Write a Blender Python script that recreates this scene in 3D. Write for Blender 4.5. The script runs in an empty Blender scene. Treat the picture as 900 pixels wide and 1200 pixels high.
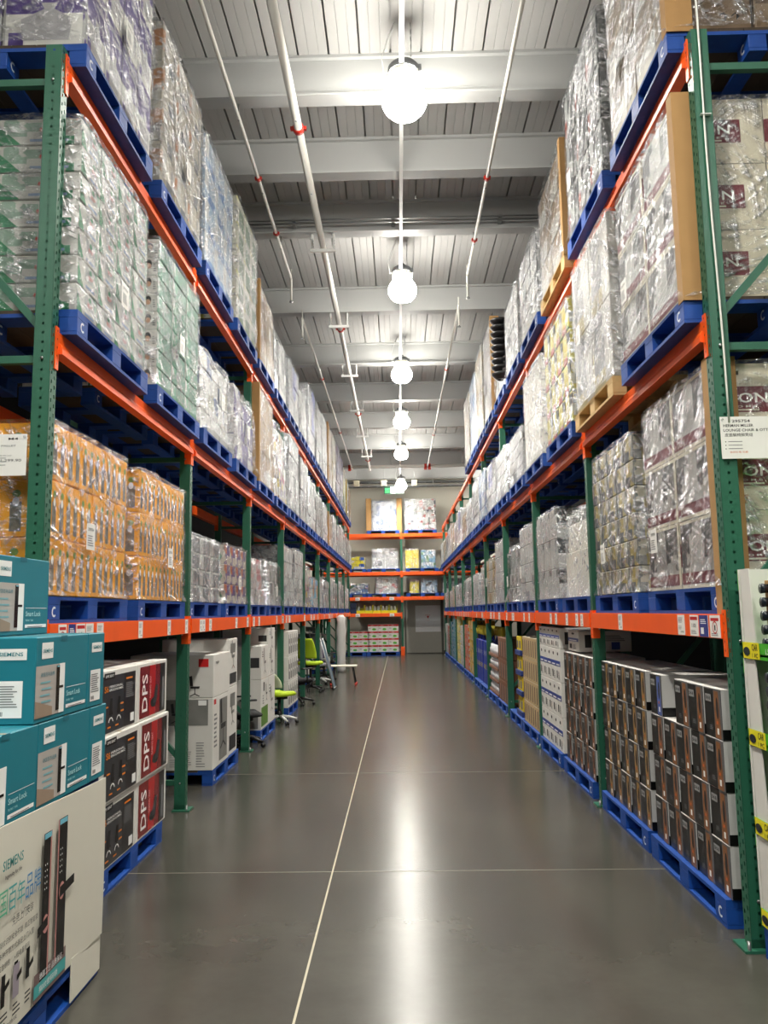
import bpy, math, random
from mathutils import Vector, Matrix
R = random.Random(11)
EXPOSURE = 1.0
C = bpy.context.scene.collection
sin, cos, pi = math.sin, math.cos, math.pi

# ------------------------------------------------------------------ materials
MATS = {}
def new_mat(name):
    m = bpy.data.materials.new(name); m.use_nodes = True
    nt = m.node_tree; nt.nodes.clear()
    return m, nt
def N(nt, t, **kw):
    n = nt.nodes.new(t)
    for k, v in kw.items():
        if k.startswith('i_'):
            key = k[2:]
            key = int(key) if key.isdigit() else key.replace('_', ' ')
            n.inputs[key].default_value = v
        else: setattr(n, k, v)
    return n
def lin(c):
    return tuple((x / 12.92 if x <= .04045 else ((x + .055) / 1.055) ** 2.4) for x in [y / 255. for y in c]) + (1,)
def mat(name, rgb, rough=.6, metal=0., var=.08, bump=0., scale=8., spec=.5, emit=None, es=0):
    """plain painted / board / plastic surface with a little noise in tone"""
    if name in MATS: return MATS[name]
    m, nt = new_mat(name)
    out = N(nt, 'ShaderNodeOutputMaterial'); b = N(nt, 'ShaderNodeBsdfPrincipled')
    b.inputs['Roughness'].default_value = rough; b.inputs['Metallic'].default_value = metal
    b.inputs['Specular IOR Level'].default_value = spec
    c = lin(rgb)
    tc = N(nt, 'ShaderNodeTexCoord'); no = N(nt, 'ShaderNodeTexNoise', i_Scale=scale, i_Detail=4.)
    nt.links.new(tc.outputs['Object'], no.inputs['Vector'])
    mx = N(nt, 'ShaderNodeMix', data_type='RGBA')
    mx.inputs['A'].default_value = tuple(x * (1 - var) for x in c[:3]) + (1,)
    mx.inputs['B'].default_value = tuple(min(1, x * (1 + var)) for x in c[:3]) + (1,)
    nt.links.new(no.outputs['Fac'], mx.inputs['Factor'])
    nt.links.new(mx.outputs['Result'], b.inputs['Base Color'])
    if bump:
        bp = N(nt, 'ShaderNodeBump', i_Strength=bump, i_Distance=.01)
        nt.links.new(no.outputs['Fac'], bp.inputs['Height']); nt.links.new(bp.outputs['Normal'], b.inputs['Normal'])
    if emit:
        b.inputs['Emission Color'].default_value = lin(emit); b.inputs['Emission Strength'].default_value = es
    nt.links.new(b.outputs['BSDF'], out.inputs['Surface'])
    MATS[name] = m
    return m
def printed(name, base, accents, sx=.13, sy=.1, cover=.5, rough=.45):
    """printed carton board: blocks of picture colours on a base colour, laid out in metres by the UVs"""
    if name in MATS: return MATS[name]
    base = tuple(x * .86 for x in base); accents = [tuple(x * .86 for x in c) for c in accents]
    m, nt = new_mat(name); L = nt.links.new
    out = N(nt, 'ShaderNodeOutputMaterial'); b = N(nt, 'ShaderNodeBsdfPrincipled', i_Roughness=rough)
    uv = N(nt, 'ShaderNodeUVMap'); mp = N(nt, 'ShaderNodeMapping')
    mp.inputs['Scale'].default_value = (1 / sx, 1 / sy, 1)
    oi = N(nt, 'ShaderNodeObjectInfo')
    L(uv.outputs['UV'], mp.inputs['Vector'])
    vo = N(nt, 'ShaderNodeTexVoronoi', distance='CHEBYCHEV'); vo.inputs['Randomness'].default_value = .55; vo.inputs['Scale'].default_value = 1
    L(mp.outputs['Vector'], vo.inputs['Vector'])
    sep = N(nt, 'ShaderNodeSeparateColor'); L(vo.outputs['Color'], sep.inputs['Color'])
    ramp = N(nt, 'ShaderNodeValToRGB'); ramp.color_ramp.interpolation = 'CONSTANT'
    el = ramp.color_ramp.elements
    n = len(accents)
    el[0].position = 0; el[0].color = lin(accents[0]); el[1].position = 1; el[1].color = lin(accents[-1])
    for i in range(1, n):
        e = el.new(i / n); e.color = lin(accents[i])
    L(sep.outputs['Red'], ramp.inputs['Fac'])
    no = N(nt, 'ShaderNodeTexNoise', i_Scale=.9, i_Detail=3.); L(mp.outputs['Vector'], no.inputs['Vector'])
    lt = N(nt, 'ShaderNodeMath', operation='LESS_THAN'); lt.inputs[1].default_value = cover
    L(sep.outputs['Green'], lt.inputs[0])
    gt = N(nt, 'ShaderNodeMath', operation='LESS_THAN'); gt.inputs[1].default_value = .56
    L(no.outputs['Fac'], gt.inputs[0])
    mu = N(nt, 'ShaderNodeMath', operation='MULTIPLY'); L(lt.outputs[0], mu.inputs[0]); L(gt.outputs[0], mu.inputs[1])
    mx = N(nt, 'ShaderNodeMix', data_type='RGBA'); mx.inputs['A'].default_value = lin(base)
    L(mu.outputs[0], mx.inputs['Factor']); L(ramp.outputs['Color'], mx.inputs['B'])
    no2 = N(nt, 'ShaderNodeTexNoise', i_Scale=9., i_Detail=2.); L(uv.outputs['UV'], no2.inputs['Vector'])
    hs = N(nt, 'ShaderNodeHueSaturation'); L(mx.outputs['Result'], hs.inputs['Color'])
    mr = N(nt, 'ShaderNodeMapRange'); mr.inputs[3].default_value = .82; mr.inputs[4].default_value = 1.12
    L(no2.outputs['Fac'], mr.inputs[0]); L(mr.outputs[0], hs.inputs['Value'])
    L(hs.outputs['Color'], b.inputs['Base Color']); L(b.outputs['BSDF'], out.inputs['Surface'])
    MATS[name] = m
    return m
def film_mat(name, dens=.4, white=.25, seed=0.):
    """stretch film: clear glossy sheet with white streaks where it is bunched"""
    if name in MATS: return MATS[name]
    m, nt = new_mat(name); L = nt.links.new
    out = N(nt, 'ShaderNodeOutputMaterial')
    uv = N(nt, 'ShaderNodeUVMap'); oi = N(nt, 'ShaderNodeObjectInfo')
    add = N(nt, 'ShaderNodeVectorMath', operation='ADD'); L(uv.outputs['UV'], add.inputs[0])
    cmb = N(nt, 'ShaderNodeCombineXYZ'); mul = N(nt, 'ShaderNodeMath', operation='MULTIPLY'); mul.inputs[1].default_value = 37.
    L(oi.outputs['Random'], mul.inputs[0]); L(mul.outputs[0], cmb.inputs[0]); L(mul.outputs[0], cmb.inputs[1]); L(cmb.outputs[0], add.inputs[1])
    # warp
    wn = N(nt, 'ShaderNodeTexNoise', i_Scale=1.6, i_Detail=1.); L(add.outputs[0], wn.inputs['Vector'])
    wa = N(nt, 'ShaderNodeVectorMath', operation='SCALE'); wa.inputs['Scale'].default_value = .35; L(wn.outputs['Color'], wa.inputs[0])
    wp = N(nt, 'ShaderNodeVectorMath', operation='ADD'); L(add.outputs[0], wp.inputs[0]); L(wa.outputs[0], wp.inputs[1])
    hs = []
    for ang, sc in ((.35, (1.3, 34, 1)), (-.5, (1.6, 26, 1)), (1.25, (2.5, 22, 1))):
        mp = N(nt, 'ShaderNodeMapping'); mp.inputs['Rotation'].default_value = (0, 0, ang)
        mp2 = N(nt, 'ShaderNodeMapping'); mp2.inputs['Scale'].default_value = sc
        L(wp.outputs[0], mp.inputs['Vector']); L(mp.outputs[0], mp2.inputs['Vector'])
        no = N(nt, 'ShaderNodeTexNoise', i_Scale=1., i_Detail=3., i_Roughness=.6); L(mp2.outputs[0], no.inputs['Vector'])
        hs.append(no)
    a1 = N(nt, 'ShaderNodeMath', operation='ADD'); L(hs[0].outputs['Fac'], a1.inputs[0]); L(hs[1].outputs['Fac'], a1.inputs[1])
    a2 = N(nt, 'ShaderNodeMath', operation='ADD'); L(a1.outputs[0], a2.inputs[0]); L(hs[2].outputs['Fac'], a2.inputs[1])
    bp = N(nt, 'ShaderNodeBump', i_Strength=.9, i_Distance=.03); L(a2.outputs[0], bp.inputs['Height'])
    pw = N(nt, 'ShaderNodeMapRange'); pw.inputs[1].default_value = 1.42; pw.inputs[2].default_value = 1.78; pw.inputs[3].default_value = dens * .22; pw.inputs[4].default_value = min(.95, dens * 2.2)
    L(a2.outputs[0], pw.inputs[0])
    gl = N(nt, 'ShaderNodeBsdfGlossy', i_Roughness=.16); gl.inputs['Color'].default_value = (.95, .96, 1, 1); L(bp.outputs['Normal'], gl.inputs['Normal'])
    df = N(nt, 'ShaderNodeBsdfDiffuse'); df.inputs['Color'].default_value = (.62, .64, .66, 1); L(bp.outputs['Normal'], df.inputs['Normal'])
    m1 = N(nt, 'ShaderNodeMixShader'); wr = N(nt, 'ShaderNodeMapRange'); wr.inputs[1].default_value = 1.6; wr.inputs[2].default_value = 1.85; wr.inputs[3].default_value = white; wr.inputs[4].default_value = min(1, white + .4)
    L(a2.outputs[0], wr.inputs[0]); L(wr.outputs[0], m1.inputs[0]); L(gl.outputs[0], m1.inputs[1]); L(df.outputs[0], m1.inputs[2])
    tr = N(nt, 'ShaderNodeBsdfTransparent'); tr.inputs['Color'].default_value = (.97, .98, .98, 1)
    m2 = N(nt, 'ShaderNodeMixShader'); L(pw.outputs[0], m2.inputs[0]); L(tr.outputs[0], m2.inputs[1]); L(m1.outputs[0], m2.inputs[2])
    L(m2.outputs[0], out.inputs['Surface'])
    MATS[name] = m
    return m

GREEN = mat('rack_green_paint', (38, 96, 74), .42, var=.12, scale=14)
ORANGE = mat('rack_orange_paint', (242, 90, 12), .42, var=.08, scale=6)
BLUE = mat('pallet_blue_paint', (4, 66, 148), .6, var=.28, scale=16, bump=.25)
WOOD = mat('raw_pine_wood', (196, 164, 112), .75, var=.2, scale=12, bump=.2)
DARKWOOD = mat('worn_pallet_wood', (96, 78, 58), .85, var=.3, scale=10)
KRAFT = mat('brown_cardboard', (166, 128, 80), .8, var=.12, scale=5)
WHITEBOARD = mat('white_carton_board', (214, 212, 206), .6, var=.05)
CREAMBOARD = mat('cream_carton_board', (206, 198, 176), .7, var=.06)
BLACK = mat('black_print', (16, 16, 18), .45, var=.2)
INK = mat('dark_ink', (38, 38, 40), .6, var=.1)
GREYINK = mat('grey_ink', (120, 120, 122), .6)
PAPER = mat('white_paper', (232, 231, 226), .55, var=.03)
REDP = mat('red_print', (188, 24, 28), .5)
WHITEP = mat('white_print', (236, 236, 234), .5, var=.03)
STEEL = mat('zinc_steel', (170, 172, 172), .35, metal=.85, var=.1)
WHITESTEEL = mat('white_painted_steel', (226, 227, 224), .45, var=.05)
BLACKPL = mat('black_plastic', (20, 20, 22), .4, var=.15)
FILM = film_mat('stretch_film', .36, .10)
FILMH = film_mat('heavy_stretch_film', .62, .25)

# ------------------------------------------------------------------ mesh builder
TXT = {}
def glyphs(s):
    if s in TXT: return TXT[s]
    c = bpy.data.curves.new('t', 'FONT'); c.body = s; c.resolution_u = 2; c.offset = .012 if s.isascii() else 0.
    o = bpy.data.objects.new('t', c); C.objects.link(o)
    dg = bpy.context.evaluated_depsgraph_get(); dg.update()
    me = bpy.data.meshes.new_from_object(o.evaluated_get(dg))
    vs = [tuple(v.co[:2]) for v in me.vertices]; fs = [tuple(p.vertices) for p in me.polygons]
    bpy.data.objects.remove(o); bpy.data.curves.remove(c); bpy.data.meshes.remove(me)
    if vs:
        x0 = min(v[0] for v in vs); x1 = max(v[0] for v in vs); y0 = min(v[1] for v in vs); y1 = max(v[1] for v in vs)
    else: x0 = y0 = 0; x1 = y1 = 1
    TXT[s] = (vs, fs, x0, y0, max(x1 - x0, 1e-4), max(y1 - y0, 1e-4))
    return TXT[s]

class MB:
    def __init__(s): s.v = []; s.f = []; s.m = []; s.mats = []; s.sm = []; s.uvs = {}
    def mi(s, m):
        if m not in s.mats: s.mats.append(m)
        return s.mats.index(m)
    def add(s, vs, fs, m, smooth=False):
        o = len(s.v); s.v += [tuple(v) for v in vs]; k = s.mi(m)
        for f in fs: s.f.append(tuple(o + i for i in f)); s.m.append(k); s.sm.append(smooth)
    def box(s, x0, x1, y0, y1, z0, z1, m, c=0.):
        if x1 < x0: x0, x1 = x1, x0
        if y1 < y0: y0, y1 = y1, y0
        if z1 < z0: z0, z1 = z1, z0
        if c <= 0:
            vs = [(x, y, z) for z in (z0, z1) for y in (y0, y1) for x in (x0, x1)]
            s.add(vs, [(0, 2, 3, 1), (4, 5, 7, 6), (0, 1, 5, 4), (2, 6, 7, 3), (0, 4, 6, 2), (1, 3, 7, 5)], m)
            return
        vs = []; idx = {}
        for zi, z in enumerate((z0, z1)):
            for yi, y in enumerate((y0, y1)):
                for xi, x in enumerate((x0, x1)):
                    sx = c if xi == 0 else -c; sy = c if yi == 0 else -c; sz = c if zi == 0 else -c
                    for a, p in (('x', (x, y + sy, z + sz)), ('y', (x + sx, y, z + sz)), ('z', (x + sx, y + sy, z))):
                        idx[(xi, yi, zi, a)] = len(vs); vs.append(p)
        g = lambda x, y, z, a: idx[(x, y, z, a)]
        fs = [(g(0,0,0,'x'), g(0,0,1,'x'), g(0,1,1,'x'), g(0,1,0,'x')), (g(1,0,0,'x'), g(1,1,0,'x'), g(1,1,1,'x'), g(1,0,1,'x')),
              (g(0,0,0,'y'), g(1,0,0,'y'), g(1,0,1,'y'), g(0,0,1,'y')), (g(0,1,0,'y'), g(0,1,1,'y'), g(1,1,1,'y'), g(1,1,0,'y')),
              (g(0,0,0,'z'), g(0,1,0,'z'), g(1,1,0,'z'), g(1,0,0,'z')), (g(0,0,1,'z'), g(1,0,1,'z'), g(1,1,1,'z'), g(0,1,1,'z'))]
        for y in (0, 1):
            for z in (0, 1):
                fs.append((g(0,y,z,'y'), g(1,y,z,'y'), g(1,y,z,'z'), g(0,y,z,'z')))
        for x in (0, 1):
            for z in (0, 1):
                fs.append((g(x,0,z,'x'), g(x,1,z,'x'), g(x,1,z,'z'), g(x,0,z,'z')))
            for y in (0, 1):
                fs.append((g(x,y,0,'x'), g(x,y,1,'x'), g(x,y,1,'y'), g(x,y,0,'y')))
            for y in (0, 1):
                for z in (0, 1): fs.append((g(x,y,z,'x'), g(x,y,z,'y'), g(x,y,z,'z')))
        s.add(vs, fs, m)
    def obox(s, M, a, b, c, m):
        """box of half sizes a,b,c in frame M"""
        vs = [M @ Vector((x, y, z)) for z in (-c, c) for y in (-b, b) for x in (-a, a)]
        s.add(vs, [(0, 2, 3, 1), (4, 5, 7, 6), (0, 1, 5, 4), (2, 6, 7, 3), (0, 4, 6, 2), (1, 3, 7, 5)], m)
    def bar(s, p, q, w, h, m, up=(0, 0, 1)):
        p = Vector(p); q = Vector(q); d = q - p; L = d.length; d.normalize()
        u = Vector(up)
        if abs(d.dot(u)) > .95: u = Vector((1, 0, 0))
        x = u.cross(d).normalized(); z = d.cross(x)
        M = Matrix.Translation((p + q) / 2) @ Matrix((x, d, z)).transposed().to_4x4()
        s.obox(M, w / 2, L / 2, h / 2, m)
    def tube(s, pts, r, m, n=10, cap=True):
        pts = [Vector(p) for p in pts]; rs = r if isinstance(r, (list, tuple)) else [r] * len(pts)
        vs = []; fs = []; px = None
        for i, p in enumerate(pts):
            d = (pts[min(i + 1, len(pts) - 1)] - pts[max(i - 1, 0)]).normalized()
            if px is None:
                u = Vector((0, 0, 1)) if abs(d.z) < .9 else Vector((1, 0, 0)); px = u.cross(d).normalized()
            x = (px - d * px.dot(d)).normalized(); px = x; y = d.cross(x)
            for k in range(n):
                a = 2 * pi * k / n; vs.append(p + (x * cos(a) + y * sin(a)) * rs[i])
        for i in range(len(pts) - 1):
            for k in range(n): fs.append((i * n + k, i * n + (k + 1) % n, (i + 1) * n + (k + 1) % n, (i + 1) * n + k))
        if cap: fs.append(tuple(range(n))[::-1]); fs.append(tuple((len(pts) - 1) * n + k for k in range(n)))
        s.add(vs, fs, m, True)
    def lathe(s, prof, m, c=(0, 0, 0), n=20, smooth=True):
        vs = []; fs = []
        for r, z in prof:
            for k in range(n):
                a = 2 * pi * k / n; vs.append((c[0] + r * cos(a), c[1] + r * sin(a), c[2] + z))
        for i in range(len(prof) - 1):
            for k in range(n): fs.append((i * n + k, i * n + (k + 1) % n, (i + 1) * n + (k + 1) % n, (i + 1) * n + k))
        s.add(vs, fs, m, smooth)
    # prints on a face: F = (origin, u, v)
    def rect(s, F, a, b, w, h, m, off=.0015):
        o, u, v = F; n = u.cross(v)
        q = [o + u * x + v * y + n * off for x, y in ((a, b), (a + w, b), (a + w, b + h), (a, b + h))]
        s.add(q, [(0, 1, 2, 3)], m)
    def poly(s, F, pts, m, off=.002):
        o, u, v = F; n = u.cross(v)
        s.add([o + u * x + v * y + n * off for x, y in pts], [tuple(range(len(pts)))], m)
    def ell(s, F, cx, cy, rx, ry, m, off=.002, n=14):
        s.poly(F, [(cx + rx * cos(2 * pi * k / n), cy + ry * sin(2 * pi * k / n)) for k in range(n)], m, off)
    def arc(s, F, cx, cy, r, w, a0, a1, m, off=.002, n=12):
        o, u, v = F; nn = u.cross(v); vs = []; fs = []
        for k in range(n + 1):
            a = a0 + (a1 - a0) * k / n
            for rr in (r, r - w): vs.append(o + u * (cx + rr * cos(a)) + v * (cy + rr * sin(a)) + nn * off)
        for k in range(n): fs.append((2 * k, 2 * k + 2, 2 * k + 3, 2 * k + 1) if a1 < a0 else (2 * k + 1, 2 * k + 3, 2 * k + 2, 2 * k))
        s.add(vs, fs, m)
    def text(s, F, a, b, w, h, txt, m, off=.003, rot=False):
        """text filling the box a,b,w,h (rot: reads upwards)"""
        vs, fs, x0, y0, tw, th = glyphs(txt)
        o, u, v = F; n = u.cross(v); out = []
        for x, y in vs:
            X = (x - x0) / tw; Y = (y - y0) / th
            if rot: X, Y = 1 - Y, X
            out.append(o + u * (a + X * w) + v * (b + Y * h) + n * off)
        s.add(out, fs, m)
    def lines(s, F, a, b, w, h, n, m, off=.002, frac=.45, seed=0):
        r = random.Random(seed)
        for i in range(n): s.rect(F, a, b + h * i / n, w * r.uniform(.6, 1), h / n * frac, m, off)
    def build(s, name, parent=None, shade=False):
        me = bpy.data.meshes.new(name); me.from_pydata(s.v, [], s.f)
        for m in s.mats: me.materials.append(m)
        me.polygons.foreach_set('material_index', s.m)
        me.polygons.foreach_set('use_smooth', s.sm)
        me.update()
        uv = me.uv_layers.new(name='UVMap').data
        co = me.vertices
        for p in me.polygons:
            n = p.normal; ax, ay, az = abs(n.x), abs(n.y), abs(n.z)
            for li, vi in zip(p.loop_indices, p.vertices):
                c = co[vi].co
                if ax >= ay and ax >= az: uv[li].uv = (c.y, c.z)
                elif ay >= az: uv[li].uv = (c.x + 3.3, c.z)
                else: uv[li].uv = (c.x, c.y + 5.1)
        o = bpy.data.objects.new(name, me); C.objects.link(o)
        if parent is not None: o.parent = parent
        return o
def face_frames(x0, x1, y0, y1, z0):
    """frames with origin at lower corner: left-rack aisle face (+X), right-rack aisle face (-X), near end face (-Y)"""
    Y = Vector((0, 1, 0)); X = Vector((1, 0, 0)); Z = Vector((0, 0, 1))
    return {'px': (Vector((x1, y0, z0)), Y, Z), 'mx': (Vector((x0, y1, z0)), -Y, Z), 'my': (Vector((x0, y0, z0)), X, Z),
            'pz': (Vector((x0, y0, z0)), X, Y)}
USED = {}
def tag(o, label, cat, group=None):
    o['label'] = label; o['category'] = cat
    if group: o['group'] = group
    USED.setdefault(label, []).append(group)
    return o
def struct(o):
    o['kind'] = 'structure'; return o
def empty(name, loc=(0, 0, 0), rz=0):
    o = bpy.data.objects.new(name, None); C.objects.link(o); o.location = loc; o.rotation_euler = (0, 0, rz)
    o.empty_display_size = .1
    return o
def copy_tree(o, loc=None, rz=None, parent=None):
    c = o.copy(); C.objects.link(c)
    for k in ('label', 'category', 'group'):
        if k in c and parent is None: del c[k]
    if parent is not None: c.parent = parent
    if loc is not None: c.location = loc
    if rz is not None: c.rotation_euler = (0, 0, rz)
    for ch in KIDS.get(o.name, []): copy_tree(ch, parent=c)
    return c
KIDS = {}
def reg(root):
    """remember the children of a finished prototype"""
    for o in C.objects:
        if o.parent is not None: pass
    def kids(o): return [x for x in ALLP if x.parent == o]
    ALLP = [x for x in C.objects if x.parent is not None]
    st = [root]
    while st:
        o = st.pop(); k = [x for x in ALLP if x.parent == o]; KIDS[o.name] = k; st += k
    return root
ORD = 'first second third fourth fifth sixth seventh eighth ninth tenth eleventh twelfth thirteenth fourteenth fifteenth sixteenth seventeenth eighteenth nineteenth twentieth'.split()

# ------------------------------------------------------------------ layout numbers
XL, XR = -1.7864, 1.6206
YL, YR = 3.9586, 3.9742
BAY = 2.7756
H1, H2, H3 = 1.5816, 3.1143, 4.6677
NB = 9
YLP = [YL + k * BAY if k < 8 else YL + 8 * BAY + (k - 8) * 2.55 for k in range(NB + 1)]
YRP = [YR + k * BAY for k in range(NB + 1)]
POSTX, POSTY, DEEP = .09, .075, 1.07
SIDES = {'left': (XL, 1, YLP), 'right': (XR, -1, YRP)}      # post face x, direction to the aisle
RACK = {'left': 'left-side rack', 'right': 'right-side rack'}

# ------------------------------------------------------------------ room shell
def room():
    X0, X1, Y0, Y1, ZC = -4.5, 4.5, -7.0, 30.7, 7.0
    # floor material: burnished concrete
    m, nt = new_mat('burnished_concrete'); L = nt.links.new
    out = N(nt, 'ShaderNodeOutputMaterial'); b = N(nt, 'ShaderNodeBsdfPrincipled')
    tc = N(nt, 'ShaderNodeTexCoord')
    n1 = N(nt, 'ShaderNodeTexNoise', i_Scale=.9, i_Detail=6., i_Roughness=.65); n2 = N(nt, 'ShaderNodeTexNoise', i_Scale=7., i_Detail=6., i_Roughness=.7)
    n3 = N(nt, 'ShaderNodeTexNoise', i_Scale=60., i_Detail=3.)
    for n in (n1, n2, n3): L(tc.outputs['Object'], n.inputs['Vector'])
    r1 = N(nt, 'ShaderNodeValToRGB'); r1.color_ramp.elements[0].position = .3; r1.color_ramp.elements[0].color = lin((58, 56, 51))
    r1.color_ramp.elements[1].position = .72; r1.color_ramp.elements[1].color = lin((76, 75, 68)); L(n1.outputs['Fac'], r1.inputs['Fac'])
    mx = N(nt, 'ShaderNodeMix', data_type='RGBA', blend_type='MULTIPLY'); mx.inputs['Factor'].default_value = .45
    L(r1.outputs['Color'], mx.inputs['A']); L(n2.outputs['Color'], mx.inputs['B'])
    r3 = N(nt, 'ShaderNodeMapRange'); r3.inputs[3].default_value = .9; r3.inputs[4].default_value = 1.1; L(n2.outputs['Fac'], r3.inputs[0])
    mm = N(nt, 'ShaderNodeVectorMath', operation='SCALE'); L(r1.outputs['Color'], mm.inputs[0]); L(r3.outputs[0], mm.inputs['Scale'])
    L(mm.outputs[0], b.inputs['Base Color'])
    rr = N(nt, 'ShaderNodeMapRange'); rr.inputs[3].default_value = .19; rr.inputs[4].default_value = .25; L(n2.outputs['Fac'], rr.inputs[0]); L(rr.outputs[0], b.inputs['Roughness'])
    b.inputs['Specular IOR Level'].default_value = .34
    L(b.outputs[0], out.inputs['Surface'])
    fl = MB(); fl.box(X0, X1, Y0, Y1, -.1, 0, m)
    struct(fl.build('floor'))
    J = mat('pale_joint_filler', (168, 160, 138), .5)
    k = 0
    jm = MB(); jm.box(-.448, -.438, Y0, Y1, 0, .0012, J); struct(jm.build('trim_1'))
    J = mat('faint_joint_filler', (128, 124, 112), .5)
    for y in (2.1, 5.17, 8.2, 14.4, 20.6, 26.8):
        jm = MB(); jm.box(X0, X1, y - .003, y + .003, 0, .0010, J); k += 1
        struct(jm.build('trim_%d' % (k + 1)))
    WALL = mat('greige_painted_wall', (190, 187, 174), .8, var=.05, scale=1.5)
    SIDEW = mat('near_black_shade_wall', (30, 30, 32), .9)  # near-black colour paints the darkness behind the racks into the walls
    for nm, bx, mt in (('wall_back', (X0, X1, Y1, Y1 + .1, 0, ZC), WALL), ('wall_left', (X0 - .1, X0, Y0, Y1, 0, ZC), SIDEW),
                       ('wall_right', (X1, X1 + .1, Y0, Y1, 0, ZC), SIDEW), ('wall_front', (X0, X1, Y0 - .1, Y0, 0, ZC), SIDEW)):
        w = MB(); w.box(*bx, mt); struct(w.build(nm))
    bb = MB(); bb.box(-4.4, 4.4, Y1 - .03, Y1, 0, .1, mat('dark_baseboard', (70, 68, 64), .6)); struct(bb.build('baseboard_back'))
    # roof deck: ribbed white planks with deep open seams
    DECK = mat('white_roof_deck', (176, 175, 173), .6, var=.06, scale=2)
    SEAM = mat('open_deck_seam', (10, 10, 10), .9)
    d = MB(); w = .30; x = X0
    vs = []; fs = []
    prof = []
    while x < X1:
        # one plank: flat, small v grooves, then an open seam
        prof += [(x + .01, ZC), (x + .10, ZC), (x + .104, ZC + .006), (x + .108, ZC), (x + .2, ZC), (x + .204, ZC + .006), (x + .208, ZC), (x + w - .01, ZC), (x + w - .01, ZC + .06), (x + w + .01, ZC + .06)]
        x += w
    for y in (Y0, Y1):
        for px, pz in prof: vs.append((px, y, pz))
    n = len(prof)
    for i in range(n - 1): fs.append((i, i + n, i + 1 + n, i + 1))
    d.add(vs, fs, DECK)
    d.box(X0, X1, Y0, Y1, ZC + .07, ZC + .15, SEAM)
    struct(d.build('ceiling'))
    # deep roof girders
    GIR = mat('white_girder_paint', (180, 181, 180), .5, var=.05, scale=1.2)
    ys = [7.19 - 2.816 * 2, 7.19 - 2.816, 7.19, 8.56, 9.97] + [9.97 + 2.816 * k for k in range(1, 8)]
    for i, y in enumerate([-4.0, -1.2] + ys):
        g = MB()
        g.box(X0, X1, y - .006, y + .006, 6.57, 7.0, GIR)
        g.box(X0, X1, y - .09, y + .09, 6.55, 6.57, GIR)
        g.box(X0, X1, y - .05, y + .05, 6.97, 7.0, GIR)
        o = g.build('ceiling_beam'); o['kind'] = 'structure'
    return ys
GY = room()

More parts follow.
